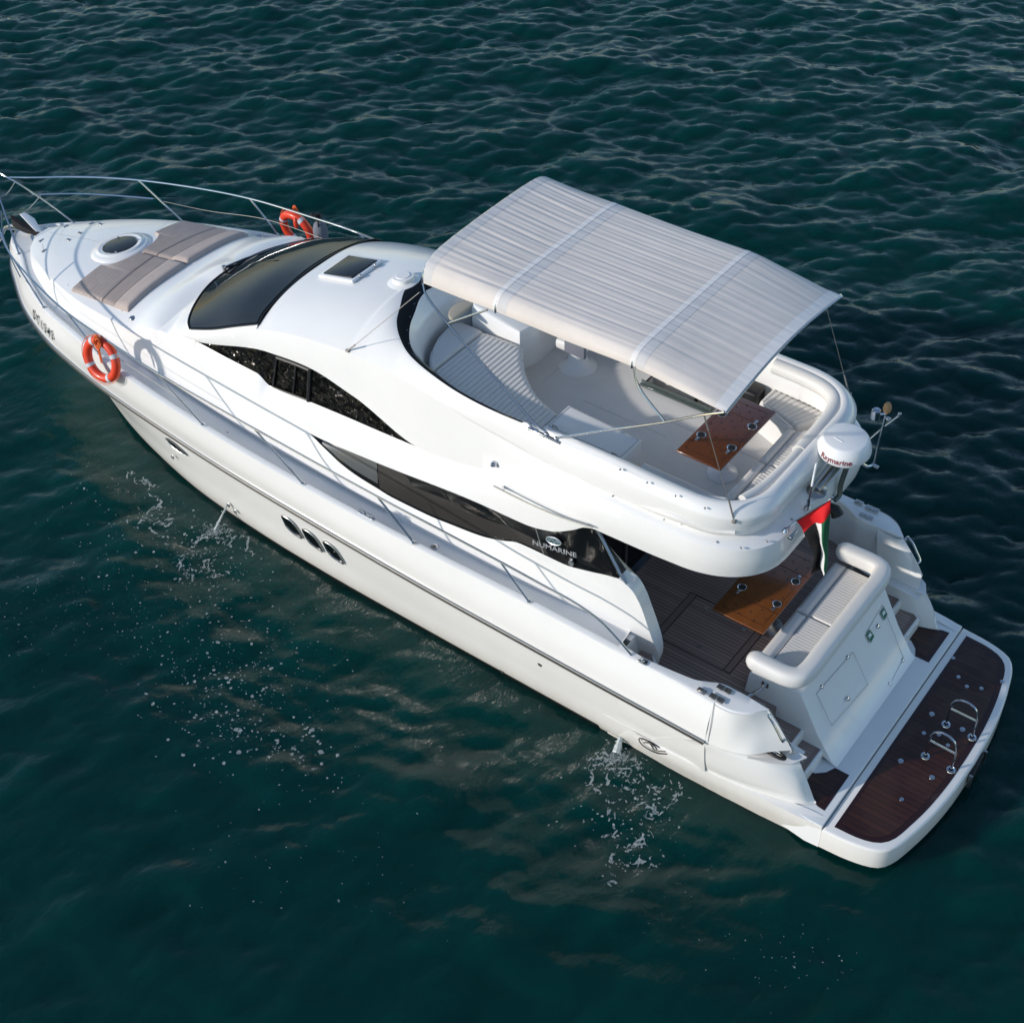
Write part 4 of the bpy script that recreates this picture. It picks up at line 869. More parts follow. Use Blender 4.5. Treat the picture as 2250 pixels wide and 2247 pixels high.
for s, g_ in zip((1, -1), gw):
    f = lambda v: Vector((v.x, v.y*s, v.z))
    rt = (pr_-pl_) if s > 0 else -(pr_-pl_)
    me_c = (pl_+pr_)/2
    tt_ = put_text('brand_letters', 'NUMARINE', f(me_c), f(rt), f(upv), .10, chrome, g_, sx=(pr_-pl_).length/.52, extrude=.003)
    c0, _ = qp(892, 642, .004); r_ = (pr_-pl_).normalized()
    b = MB(); b.tube([f(c0+r_*.118*math.cos(a)+upv*.052*math.sin(a)) for a in np.linspace(0, 2*math.pi, 28, endpoint=False)], .006, 6, closed=True)
    b.tube([f(c0+r_*x+upv*y) for x, y in ((-.08,-.02),(-.04,.03),(.0,.01),(.01,-.03),(.05,.02),(.09,.0))], .006, 5); b.build('oval_emblem', chrome, g_)
    b = MB(); b.add([f(c0-_*.004+r_*.112*math.cos(a)+upv*.048*math.sin(a)) for a in np.linspace(0, 2*math.pi, 24, endpoint=False)], [tuple(range(24))]); b.build('emblem_field', mat('teal_emblem', (.05,.10,.11), .3), g_, recalc=False)
    c1, _ = qp(1025, 805, .0); b = MB(); b.lathe([(.001,.03),(.03,.03),(.042,.012),(.042,0)], f(c1), 16, f(_)); b.box(f(c1+upv*.055), (.05,.02,.03)); b.build('deck_light', M['steeld'], g_)
# emblem on the stern quarter
lg = [P('M', u, w, y=2.225) for u, w in ((565,765),(610,800),(680,860),(770,880),(720,862),(690,850),(670,815),(640,800),(600,790))]
lt = MB()
def onhull(u, w): 
    p = P('M', u, w, y=2.215); return p
q1 = [(720,832),(660,795),(610,772),(565,762),(580,800),(640,845),(700,872),(775,880)]
q2 = [(600,795),(630,792),(655,810),(675,845),(700,855),(765,862)]
q3 = [(625,795),(655,800),(680,820),(700,845)]
for q in (q1, q2, q3): lt.tube(cr([onhull(*v) for v in q], 24), .008, 5)
for v in range(len(lt.v)): pass
lt.sides('stern_emblem', M['textk'], hull)

# ------------------------------------------------------------------ portlights, outlets
def hull_y(x, z):
    best = None
    j = int(np.argmin([abs(low[-1][k].x-x) for k in range(NU)]))
    col = [low[i][j] for i in range(len(low))]
    for a, b in zip(col, col[1:]):
        if a.z <= z <= b.z: return a.lerp(b, (z-a.z)/(b.z-a.z)).y
    return col[-1].y
for (ra, ua, wa) in (('K',490,885),('K',650,985),('K',810,1075)):
    c = P(ra, ua, wa, y=2.255)
    shp = [P(ra, ua+dx, wa+dy, y=2.255) for dx, dy in ((-70,-90),(-40,-85),(10,-45),(45,20),(65,90),(30,75),(-15,40),(-45,0),(-62,-50))]
    for s in (1, -1):
        o_ = [Vector((p.x, (hull_y(p.x, p.z)+.014)*s, p.z)) for p in cr(shp, 30, closed=True)]
        b = MB(); b.tube(o_, .016, 8, closed=True); po = b.build('portlight', M['steeld'], hull)
        cc = sum(o_, Vector())/len(o_)-Vector((0, .02*s, 0)); b = MB(); b.add([cc]+o_, [(0, i+1, (i+1) % len(o_)+1) for i in range(len(o_))]); b.build('portlight_glass', M['glass'], po, recalc=False)
shp = [P('J', u, w, y=2.15) for u, w in ((905,905),(960,930),(1025,980),(1078,1030),(1020,1008),(950,960))]
for s in (1, -1):
    o_ = [Vector((p.x, (hull_y(p.x, p.z)+.01)*s, p.z)) for p in cr(shp, 26, closed=True)]
    b = MB(); b.tube(o_, .010, 6, closed=True); po = b.build('bow_portlight', M['steeld'], hull)
    cc = sum(o_, Vector())/len(o_); b = MB(); b.add([cc]+o_, [(0, i+1, (i+1) % len(o_)+1) for i in range(len(o_))]); b.build('portlight_glass', M['glass'], po, recalc=False)
for r, u, w, k in (('L',805,1552,2.2),('L',490,1632,2.12),('J',948,1055,2.1),('J',1393,1402,2.08),('J',1450,1448,2.06),('M',425,755,2.07)):
    p = P(r, u, w, y=k); y = hull_y(p.x, max(p.z, .05)); b = MB(); b.lathe([(.001,.004),(.03,.006),(.038,.0)], (p.x, y, p.z), 14, (0,1,.15)); b.build('drain_outlet', M['steeld'], hull)
# ------------------------------------------------------------------ rails
def railset(s):
    F = lambda v: Vector((v[0], v[1]*s, v[2]))
    top = [(17.46,.18,2.74),(17.1,.42,2.74),(16.6,.78,2.745),(16.1,1.09,2.75),(15.47,1.41,2.75),(14.4,1.76,2.785),(13.36,2.02,2.80),(12.2,2.17,2.80),(11.1,2.27,2.79),(9.1,2.28,2.67),(6.85,2.26,2.55),(4.85,2.17,2.39),(4.2,2.15,2.34),(3.75,2.13,2.30),(3.35,2.12,2.20),(3.05,2.12,2.02),(2.85,2.12,1.86)]
    b = MB(); b.tube([F(v) for v in cr(top, 140)], .0165, 8); ro = b.build('guard_rail', M['steel'], yacht)
    ft = fx(top)
    for i, (foot, xt) in enumerate((((16.51,.62,1.92),None),((14.66,1.57,2.09),15.47),((12.76,2.03,2.25),13.36),((10.27,2.26,2.17),11.12),((8.27,2.29,2.07),9.12),((6.27,2.26,2.0),6.87),((4.4,2.18,1.93),4.86))):
        if xt is None: pts = cr([foot, (16.9,.42,2.32), (17.36,.19,2.70), (17.55,.15,2.76), (17.85,.15,2.79), (18.0,0,2.80)], 30); 
        else: pts = [foot, tuple(ft(xt))]
        b = MB(); b.tube([F(v) for v in pts], .015, 8); b.lathe([(.035,0),(.03,.012),(.016,.02)], F(foot)+Vector((0,0,.012)), 12); b.build('stanchion', M['steel'], ro)
    m_ = [(17.15,.34,2.42),(16.5,.82,2.42),(15.9,1.16,2.42),(15.25,1.48,2.42)]
    b = MB(); b.tube([F(v) for v in cr(m_, 30)], .012, 6); b.build('middle_rail', M['steel'], ro)
    w = [(15.1,1.50,2.42),(14.2,1.76,2.40),(13.05,2.02,2.50),(11.6,2.17,2.48),(10.6,2.26,2.46)]
    b = MB(); b.tube([F(v) for v in cr(w, 40)], .0045, 5); b.build('guard_wire', M['wire'], ro)
    return ro
rp = railset(1); rs = railset(-1)
# chains at the bow opening
for a_, c_ in (((17.35,-.2,2.66),(17.7,.2,2.5)),((17.02,-.42,2.40),(17.55,.2,2.1))):
    a_, c_ = Vector(a_), Vector(c_); b = MB(); pts = [a_.lerp(c_, t)+Vector((0,0,-.16*math.sin(math.pi*t))) for t in np.linspace(0,1,30)]
    for i in range(len(pts)-1):
        b.tube([pts[i], pts[i].lerp(pts[i+1], .75)], .010, 5)
    b.build('bow_chain', M['steeld'], rs)
# ------------------------------------------------------------------ foredeck fittings
def roofz(x, y):
    r = ridge(x); z0 = zcf(x); pw = float(np.interp(x, [11.76, 13], [5.5, 2.6])); return z0-(z0-r.z)*min(1, abs(y)/r.y)**pw
def cleat(c, dirv, parent, L=.13):
    c = Vector(c); d = Vector(dirv).normalized(); b = MB()
    for k in (-1, 1):
        b.tube([c+d*.045*k, c+d*.05*k+Vector((0,0,.05))], .013, 8)
        b.tube([c+d*.02*k+Vector((0,0,.055)), c+d*L*k+Vector((0,0,.066))], [.017,.009], 8)
    b.tube([c-d*.14+Vector((0,0,.008)), c+d*.14+Vector((0,0,.008))], .03, 8); return b.build('mooring_cleat', M['steel'], parent)
for s in (1, -1):
    cleat((16.30,.42*s,1.96), (1,-.5*s,0), deck); cleat((16.62,.20*s,1.95), (1,-.5*s,0), deck, .09)
    cleat((7.14,2.24*s,2.02), (1,0,0), deck)
    for q in ((6.16,1.98,1.80),(10.11,1.98,1.92)):
        b = MB(); b.lathe([(.001,.012),(.05,.012),(.062,0)], (q[0], q[1]*s, q[2]-.015), 18); fo = b.build('filler_cap', M['steel'] if q[0] < 7 else M['deck'], deck)
        b = MB(); b.box((q[0], q[1]*s, q[2]+.0), (.05,.012,.008)); b.build('cap_slot', M['black'], fo)
    for r, u, w in (('A',1003,1230),('A',1150,1305)):
        p = P(r, u, w, z=2.66); b = MB(); b.lathe([(.001,.02),(.045,.018),(.062,0)], (p.x, p.y*s, roofz(p.x, p.y)-.002), 18); b.build('deck_vent', M['steeld'], skin)
    for r, u, w in (('A',505,942),('A',628,1035),('A',775,1127),('A',938,1222)):
        p = P(r, u, w, z=2.5); b = MB(); b.lathe([(.001,.004),(.009,.004),(.011,0)], (p.x, p.y*s, roofz(p.x, min(abs(p.y), 1.6))), 8); b.build('snap_stud', M['seam'], skin)
    for (u, w) in ((313,652),(343,757)):
        p = P('A', u, w, z=2.1); b = MB(); b.box((p.x, p.y*s, roofz(p.x, p.y)+.006), (.035,.11,.012), bev=.003); b.build('locker_hinge', M['steeld'], skin)
for (u, w) in ((755,510),(600,583),(515,635)):
    p = P('A', u, w, z=2.28); b = MB(); b.box((p.x, p.y, roofz(p.x, p.y)+.01), (.07,.05,.02), bev=.005); b.build('locker_latch', M['steeld'], skin)
# thin joint lines of the anchor locker lid
b = MB(); ln = [(15.75,.28),(15.2,.55)]; pts = [P('A',318,665,z=2.15), P('A',338,750,z=2.15)]; b.tube([Vector((p.x,p.y,roofz(p.x,p.y))) for p in pts], .003, 4)
b.tube([Vector((x, 0, roofz(x, 0)+.0)) for x in np.linspace(15.0, 16.4, 12)], .003, 4); b.build('locker_seam', M['seam'], skin)
# round foredeck hatch
hc = Vector((14.44, 0, roofz(14.44, 0))); tlt = Vector((-.17, 0, 1)).normalized(); tlt = Vector((math.sin(.17), 0, math.cos(.17)))
b = MB(); b.lathe([(.52,-.03),(.50,.012),(.44,.03),(.40,.035),(.385,.055),(.36,.06),(.34,.05),(.30,.05)], hc, 48, tlt); hto = b.build('round_hatch', M['gel'], skin, smooth=50)
b = MB(); b.lathe([(.30,.045),(.295,.058),(.28,.062),(.001,.064)], hc, 40, tlt); b.build('hatch_glass', M['mesh'], hto)
b = MB()
for a in (2.2, -2.2, .6, -.6):
    c = hc+Vector((.29*math.cos(a), .29*math.sin(a), .07-.05*math.cos(a))); b.box(c, (.035,.03,.014), bev=.003)
b.build('hatch_clips', M['steel'], hto)
# anchor on its roller with white cover plate
an = thing('anchor', 'anchor under a white plate and black cloth at the very tip of the bow', 'anchor', (17, 0, 1.95))
b = MB(); b.prism([(16.70,-.05),(16.98,-.16),(17.18,-.13),(17.20,-.03),(16.74,.03)], lambda x, y: 1.965+.36*(x-16.7), lambda x, y: 1.985+.36*(x-16.7), bev=.004); b.build('cover_plate', M['plastic'], an)
b = MB(); b.prism([(16.66,.01),(17.0,.0),(17.25,.0),(17.38,.05),(17.28,.12),(17.0,.12),(16.8,.07)], lambda x, y: 1.92+.05*(x-16.7), lambda x, y: 1.985+.22*(x-16.7), bev=.01); b.build('black_cloth', M['blackc'], an)
b = MB(); b.tube([(16.9,0,1.86),(17.5,0,1.84),(17.75,0,1.7)], .03, 8); b.tube([(17.7,-.22,1.55),(17.75,0,1.68),(17.7,.22,1.55)], .03, 8); b.build('shank', M['steeld'], an)
# ------------------------------------------------------------------ foredeck sun pad
sp_ = thing('foredeck_sun_pad', 'beige two-part sun pad with raised head rolls on the white foredeck behind the round hatch', 'sun pad', (13.5, 0, 2.6))
def xfront(y): 
    y = abs(y); return 14.25 if y > .60 else 14.46-math.sqrt(max(.31-y*y*.6, 0))*1.0
for s in (1, -1):
    def half(x0f, x1f, w=0):
        def pos(u, v):
            y = (.012+(1.27-.012)*v); xa, xb = x0f(y), x1f(y); x = xa+(xb-xa)*u; yy = y*(1+.035*(14.2-x)); return (x, yy*s, roofz(x, yy)-.004)
        return pos
    xm = lambda y: 13.54-.09*y; xr_ = lambda y: 13.18-.06*y; xa_ = lambda y: 12.80-.03*y
    b = MB(); pad(b, half(xfront, lambda y: xm(y)+.006), 140, 34, .055, .03, ('u', 22, .013)); b.build('front_pad', M['pad'], sp_, smooth=60)
    b = MB(); pad(b, half(lambda y: xm(y)-.006, xr_), 90, 34, .055, .03, ('u', 12, .013)); b.build('middle_pad', M['pad'], sp_, smooth=60)
    b = MB(); pad(b, half(lambda y: xr_(y)+.01, xa_), 16, 34, .09, .10); b.build('head_roll', M['pad'], sp_, smooth=60)
# ------------------------------------------------------------------ roof hatch, vent
hx, hz = 9.135, 4.045; sl = math.atan2(4.115-3.985, -(8.86-9.41)); rm = Matrix.Rotation(sl, 3, 'Y')
hc = Vector((hx, 0, zc(hx)))
b = MB(); b.box(hc+Vector((0,0,.02)), (.70,.66,.05), rm, bev=.02); rh = b.build('roof_hatch', M['plastic'], skin)
b = MB(); b.box(hc+Vector((.0,0,.052)), (.58,.55,.025), rm, bev=.01); b.build('hatch_glass', M['mesh'], rh)
for y in (-.16,.16): b = MB(); b.box(hc+Vector((-.33,y,.12)), (.07,.05,.035), rm, bev=.008); b.build('hatch_hinge', M['steel'], rh)
b = MB(); b.lathe([(.27,-.02),(.20,.02),(.16,.03),(.155,.05),(.16,.07),(.15,.085),(.10,.09),(.095,.10),(.001,.10)], (8.12,0,zc(8.12)-.005), 32, (.12,0,1)); b.build('mushroom_vent', M['gel'], skin, smooth=50)
b = MB()
for s in (1,-1):
    b.tube([Vector((x, .37*s, zc(x)-.006+.004)) for x in np.linspace(9.78, 8.1, 12)], .004, 4)
# ------------------------------------------------------------------ tables
def table(tg, cx, cyy, z, lx, ly, mt, zf, foot, labelparts=True, dark=False):
    b = MB(); b.box((cx, cyy, z-.015), (lx, ly, .03), bev=.008); b.build('table_top', mt, tg)
    e = MB()
    for yy in (cyy-ly*.25, cyy+ly*.25): e.box((cx, yy, z+.0015), (lx-.01, .006, .003))
    for yy in (cyy-ly*.43, cyy+ly*.43): e.box((cx, yy, z+.001), (lx*.80, .004, .002))
    for xx in (cx-lx*.40, cx+lx*.40): e.box((xx, cyy, z+.001), (.004, ly*.86, .002))
    e.build('leaf_joint', mat('dark_wood_joint', (.05,.014,.005), .4), tg)
    d = MB()
    for i in range(6):
        for j in range(13):
            x = cx-lx*.36+lx*.72*i/5; y = cyy-ly*.42+ly*.84*j/12
            if (i+j) % 2: d.lathe([(.001,.0025),(.012,.002),(.013,0)], (x, y, z), 6)
    d.build('dark_plugs', mat('dark_wood_plug', (.02,.008,.004), .4), tg)
    for sx in (-1, 1):
        for sy in (-1, 1):
            c = Vector((cx+sx*lx*.345, cyy+sy*.25, z)); b = MB(); b.lathe([(.045,.0),(.058,.008),(.062,.006),(.064,0)], c, 20); co = b.build('cup_holder', M['steel'], tg)
            b = MB(); b.lathe([(.046,.003),(.001,.002)], c, 20); b.build('cup_well', M['black'], co)
            b = MB(); b.box(c+Vector((sx*-.0,sy*.10,.004)), (.035,.07,.008), bev=.003); b.build('leaf_hinge', M['steel'], tg)
    b = MB(); b.lathe([(.20,0),(.195,.02),(.10,.06),(.06,.12),(.05,.3),(.05,z-zf-.03)], foot, 28); b.build('pedestal', M['plastic'] if dark else M['steeld'], tg)
ft_ = thing('flybridge_table', 'dark red-brown varnished table on the flybridge, half under the canopy', 'table', (2.92, 0, 3.36))
table(ft_, 2.915, 0, 4.06, .63, 1.36, M['varn'], 3.36, (2.92, 0, 3.352), dark=True)
ct_ = thing('cockpit_table', 'amber varnished table on the teak cockpit floor in front of the sofa', 'table', (2.1, 0, 1.06))
table(ct_, 2.09, -.03, 1.79, .76, 1.62, M['varn2'], 1.06, (2.0, 0, 1.052))
# ------------------------------------------------------------------ cockpit sofa
sf = thing('cockpit_sofa', 'white two-seat cockpit sofa with thick wraparound bolster on the transom', 'sofa', (1.3, 0, 1.5))
for s in (1, -1):
    b = MB(); pad(b, quadpos((1.47,.005*s,1.49),(1.47,1.10*s,1.49),(1.08,1.10*s,1.49),(1.08,.005*s,1.49)), 18, 110, .12, .03, ('v', 22, .005)); b.build('seat_cushion', M['vinyl'], sf, smooth=60)
    b = MB(); pad(b, quadpos((1.66,.005*s,1.485),(1.66,1.12*s,1.485),(1.46,1.12*s,1.485),(1.46,.005*s,1.485)), 16, 40, .14, .08); b.build('front_roll', M['vinyl'], sf, smooth=60)
    b = MB(); b.tube([(1.42,1.19*s,1.52),(1.42,1.19*s,1.72)], .012, 8); b.build('bolster_support', M['steeld'], sf)
def ell_tube(mb, pts, rx, rz, n=18):
    N = len(pts); rings = []
    for i, p in enumerate(pts):
        t = (pts[min(i+1, N-1)]-pts[max(i-1, 0)]).normalized(); sd = t.cross(Vector((0,0,1))).normalized(); k = 1
        e = min(i, N-1-i)
        if e < 3: k = (.55, .82, .95)[e]
        rings.append([p+sd*math.copysign(abs(math.cos(a))**.72, math.cos(a))*rx*k+Vector((0,0,1))*math.copysign(abs(math.sin(a))**.72, math.sin(a))*rz*k for a in np.linspace(0, 2*math.pi, n, endpoint=False)])
    vs = [q for R in rings for q in R]; fs = []
    for i in range(N-1):
        for j in range(n):
            k = (j+1) % n; fs.append((i*n+j, i*n+k, (i+1)*n+k, (i+1)*n+j))
    fs.append(tuple(range(n))[::-1]); fs.append(tuple(range((N-1)*n, N*n))); mb.add(vs, fs)
b = MB(); cpts = [(1.68,1.20,1.75),(1.40,1.21,1.75),(1.12,1.20,1.755),(1.00,1.14,1.76),(.955,1.0,1.765),(.95,.6,1.77),(.95,0,1.77)]
full = cpts+[(x, -y, z) for x, y, z in cpts[:-1][::-1]]; ell_tube(b, cr(full, 90), .12, .125, 28); b.build('bolster', M['vinyl'], sf, smooth=60)
# ------------------------------------------------------------------ canopy over the flybridge
bim = thing('bimini_canopy', 'cream sun canopy of wrinkled canvas stretched on steel hoops over the flybridge', 'canopy', (4.5, 0, 4.2))
def prof(v):   # list of (y,z) from port edge to starboard edge, v: half profile
    return v+[(-y, z) for y, z in v[:-1][::-1]]
STA = [(6.58, prof([(1.345,5.58),(1.335,5.68),(1.27,5.80),(1.12,5.875),(.85,5.91),(.45,5.925),(0,5.93)])),
       (6.0, prof([(1.34,5.585),(1.33,5.68),(1.26,5.785),(1.11,5.845),(.85,5.87),(.45,5.88),(0,5.885)])),
       (5.45, prof([(1.345,5.61),(1.335,5.70),(1.26,5.79),(1.10,5.83),(.85,5.845),(.45,5.85),(0,5.85)])),
       (4.5, prof([(1.335,5.60),(1.325,5.69),(1.25,5.785),(1.10,5.82),(.85,5.835),(.45,5.84),(0,5.845)])),
       (3.50, prof([(1.35,5.64),(1.34,5.72),(1.26,5.79),(1.10,5.825),(.85,5.835),(.45,5.84),(0,5.84)])),
       (2.9, prof([(1.355,5.60),(1.33,5.665),(1.24,5.715),(1.09,5.745),(.82,5.765),(.45,5.785),(0,5.79)])),
       (2.25, prof([(1.37,5.565),(1.30,5.585),(1.20,5.60),(1.05,5.625),(.80,5.66),(.45,5.70),(0,5.72)]))]
NVV = 280
cols = []
for x, pr in STA: cols.append(np.array([tuple(v) for v in cr([(x, y, z) for y, z in pr], NVV)]))
# wrinkles: running fore and aft, different between each pair of hoops
def noise1(n, fs, seed):
    r = np.random.default_rng(seed); t = np.linspace(0, 1, n); return sum(a*np.sin(2*math.pi*(f*t+r.random())) for f, a in fs)
wr = {k: noise1(NVV, [(9,.6),(15,.9),(23,.9),(34,.7),(49,.45),(71,.25)], k) for k in range(4)}
XS = np.r_[np.linspace(6.58, 5.45, 26), np.linspace(5.45, 3.5, 40)[1:], np.linspace(3.5, 2.25, 26)[1:]]
xk = np.array([s_[0] for s_ in STA]); hoops = [6.58, 5.45, 3.5, 2.25]
ev = np.ones(NVV); q_ = np.linspace(0, 1, NVV); ev = np.clip(np.minimum(q_, 1-q_)/.10, 0, 1)**.7
canv = []
for x in XS:
    row = np.zeros((NVV, 3)); row[:, 0] = x
    for c in (1, 2): 
        yy = np.array([cc[:, c] for cc in cols]); row[:, c] = [pch(xk[::-1], yy[::-1, j], x) for j in range(NVV)]
    seg = 0 if x > 5.45 else (1 if x > 3.5 else 2); h0, h1 = hoops[seg], hoops[seg+1]; t = (h0-x)/(h0-h1)
    amp = .0023*(.45+.55*math.sin(math.pi*np.clip(t, 0, 1))**.6)
    blend = wr[seg]*(1-t)**.8+wr[seg+1]*t**.8+.5*np.roll(wr[seg], 9)*math.sin(math.pi*t) if seg < 2 else wr[2]*(1-t)*.9+wr[3]*t*.5
    row[:, 2] += amp*blend*ev*(1 if seg < 2 else .75); canv.append([Vector(v) for v in row])
b = MB(); b.grid(canv); cvo = b.build('canvas', M['canvas'], bim, smooth=80, solid=.004)
def band(x0, x1, off, name, mt):
    rows = []
    for x in np.linspace(x0, x1, 6):
        k = np.argmin(abs(XS-x)); k = min(max(k, 1), len(XS)-2)
        k0 = k if XS[k] <= x else k+1
        k0 = min(max(k0, 1), len(XS)-1); t = (XS[k0-1]-x)/(XS[k0-1]-XS[k0]); t = min(max(t, 0), 1)
        rows.append([canv[k0-1][j].lerp(canv[k0][j], t)+Vector((0, 0, off)) for j in range(2, NVV-2)])
    bb_ = MB(); bb_.grid(rows); return bb_.build(name, mt, cvo, smooth=80)
band(6.575, 6.44, .002, 'hem_band', M['canvasd']); band(5.43, 5.29, .002, 'hem_band', M['canvasd']); band(3.47, 3.34, .002, 'hem_band', M['canvasd'])
hem = mat('pale_hem', (.76,.73,.70), .8)
for x in (5.45, 3.49): band(x+.045, x-.025, .005, 'hoop_sleeve', hem)
band(2.40, 2.26, .002, 'end_hem', hem)
kx = [int(np.argmin(abs(XS-x))) for x in (6.58, 5.45, 3.5, 2.25)]
for k in kx:
    b = MB(); b.tube([canv[k][j]+Vector((0,0,-.016)) for j in range(0, NVV, 7)]+[canv[k][-1]+Vector((0,0,-.016))], .0145, 8); b.build('hoop', M['steel'], bim)
for s in (1, -1):
    F = lambda *v: Vector((v[0], v[1]*s, v[2]))
    for pts in ([F(6.575,1.345,5.58), F(6.53,1.375,5.48), F(6.16,1.41,5.18), F(5.3,1.45,4.62), F(4.78,1.475,4.27), F(4.6,1.48,4.22)],
                [F(6.16,1.41,5.18), F(5.56,1.36,5.60)],
                [F(4.44,1.48,4.225), F(3.7,1.46,4.69), F(2.97,1.42,5.13), F(2.52,1.40,5.43), F(2.27,1.37,5.565)],
                [F(3.47,1.355,5.66), F(3.38,1.39,5.45), F(2.99,1.42,5.13)]):
        b = MB(); b.tube(cr(pts, 24) if len(pts) > 2 else pts, .0145, 8); b.build('frame_leg', M['steel'], bim)
    b = MB(); b.box(F(4.62,1.50,4.19), (.50,.07,.035), bev=.01); b.tube([F(4.85,1.48,4.19), F(4.87,1.50,4.26), F(4.62,1.52,4.17)], .012, 6)
    for xx in (4.6,4.45): b.box(F(xx,1.49,4.215), (.05,.05,.03), bev=.008)
    b.build('frame_bracket', M['steel'], bim)
    b = MB(); b.tube([F(2.5,1.40,5.43), F(2.43,1.40,5.25)], .010, 6); b.tube([F(2.5,1.40,5.43), F(1.99,1.43,4.16)], .0045, 5); b.tube([F(2.08,1.42,4.40), F(1.99,1.43,4.16)], .011, 6); b.box(F(1.975,1.43,4.13), (.05,.05,.05), bev=.008); b.build('stay_wire', M['wire'], bim)
    b = MB(); b.tube([F(8.0,1.36,3.96), F(7.86,1.36,4.10)], .013, 6); b.tube([F(7.86,1.36,4.10), F(6.62,1.37,5.44)], .005, 5); b.box(F(8.01,1.36,3.945), (.06,.05,.03), bev=.006); b.build('stay_cord', mat('cream_cord', (.38,.36,.32), .8), bim)
# ------------------------------------------------------------------ radar mast
mf = P('N',375,1500,z=3.795)
rm_ = thing('radar_mast', 'white radar dome on steel struts with lamp pole at the stern edge of the flybridge', 'radar mast', (1.6, -.2, 3.6))
dc = Vector((1.50, -.34, 4.16))
b = MB(); b.lathe([(.001,0),(.21,.0),(.30,.012),(.326,.05),(.330,.09),(.313,.16),(.286,.225),(.273,.243),(.255,.25),(.001,.252)], dc, 48); dome = b.build('radar_dome', M['plastic'], rm_, smooth=35)
b = MB(); b.box(dc+Vector((0,0,.254)), (.16,.008,.006), Matrix.Rotation(.9, 3, 'Z')); b.box(dc+Vector((.05,.10,.254)), (.13,.008,.006), Matrix.Rotation(-.2, 3, 'Z')); b.build('dome_rib', M['plastic'], dome)
word = 'Raymarine'; az0, az1 = math.radians(62), math.radians(133); wd = [1.0,.9,.85,1.3,.9,.65,.45,.95,.9]; tot = sum(wd); acc = 0
for ch, w in zip(word, wd):
    a = az0+(az1-az0)*(acc+w/2)/tot; acc += w
    rr = .316-.030; n_ = Vector((math.cos(a), math.sin(a), 0)); tdir = Vector((-math.sin(a), math.cos(a), 0)); upv_ = Vector((-math.cos(a)*.19, -math.sin(a)*.19, 1)).normalized()
    zc_ = .108; rr = float(np.interp(zc_, [.09,.16], [.330,.313]))+.002
    put_text('lettering', ch, dc+n_*rr+Vector((0,0,zc_)), tdir, upv_, .095, M['textr'], dome, bold=.0015, extrude=.002)
b = MB(); b.tube([dc+Vector((0,.02,-.0)), dc+Vector((.02,.05,-.15)), mf+Vector((0,0,.02))], [.07,.055,.045], 10); b.tube([dc+Vector((.05,.1,-.02)), mf+Vector((.05,.08,.02))], .025, 8); b.lathe([(.14,0),(.12,.015),(.06,.03)], mf, 20); b.build('fin_strut', M['steeld'], rm_)
b = MB(); b.tube(cr([dc+Vector((-.02,-.05,0)), dc+Vector((-.05,-.08,-.14)), P('N',735,1420,y=-.30), P('N',715,1570,y=-.26), P('N',640,1640,y=-.18)], 24), .034, 10); b.build('bent_pipe', M['pipe'], rm_)
pt = P('N',1430,330,y=-.72); pbm = P('N',1262,1060,y=-.72)
pole = cr([dc+Vector((-.05,-.06,-.02)), P('N',1150,1132,y=-.60), P('N',1235,1095,y=-.70), P('N',1262,1040,y=-.72), P('N',1285,930,y=-.72), pt], 40)
b = MB(); b.tube(pole, .017, 8); b.build('lamp_pole', M['steel'], rm_)
b = MB(); b.lathe([(.001,.13),(.03,.125),(.045,.09),(.052,.05),(.045,.01),(.02,0),(.012,-.06)], pt+Vector((0,0,.03)), 18); b.build('top_lamp', M['cork'], rm_)
c_ = P('N',1270,350,y=-.66); b = MB(); b.lathe([(.001,.085),(.045,.08),(.055,.07),(.055,-.05),(.001,-.055)], c_, 18); b.tube([c_, pt], .014, 6); b.build('side_lamp', M['steel'], rm_)
b = MB(); b.tube([P('N',1140,745,y=-.62), P('N',1400,520,y=-.80), P('N',1625,355,y=-.95)], .011, 6); b.lathe([(.001,.03),(.022,.02),(.028,0),(.022,-.02),(.001,-.03)], P('N',1630,350,y=-.95), 12); b.build('rod_antenna', M['steel'], rm_)
b = MB(); b.box(P('N',1462,410,y=-.72), (.05,.05,.02), bev=.006); b.box(P('N',1278,1135,y=-.72), (.06,.05,.02), bev=.006); b.build('pole_lug', M['steel'], rm_)
# white whip antenna
wa = thing('whip_antenna', 'thin white whip antenna standing on the stern ledge beside the radar mast', 'antenna', (1.63, .2, 3.6))
ab = P('N',237,1755,z=3.80); at_ = P('N',372,1085,y=ab.y-.02)
b = MB(); b.lathe([(.045,0),(.04,.015),(.02,.03),(.018,.12)], ab, 16); b.tube([ab+Vector((0,0,.1)), ab.lerp(at_, .5)], .011, 8); b.build('antenna_base', M['steeld'], wa)
b = MB(); b.tube([ab.lerp(at_, .5), at_], .0155, 10); b.build('antenna_tube', M['plastic'], wa)
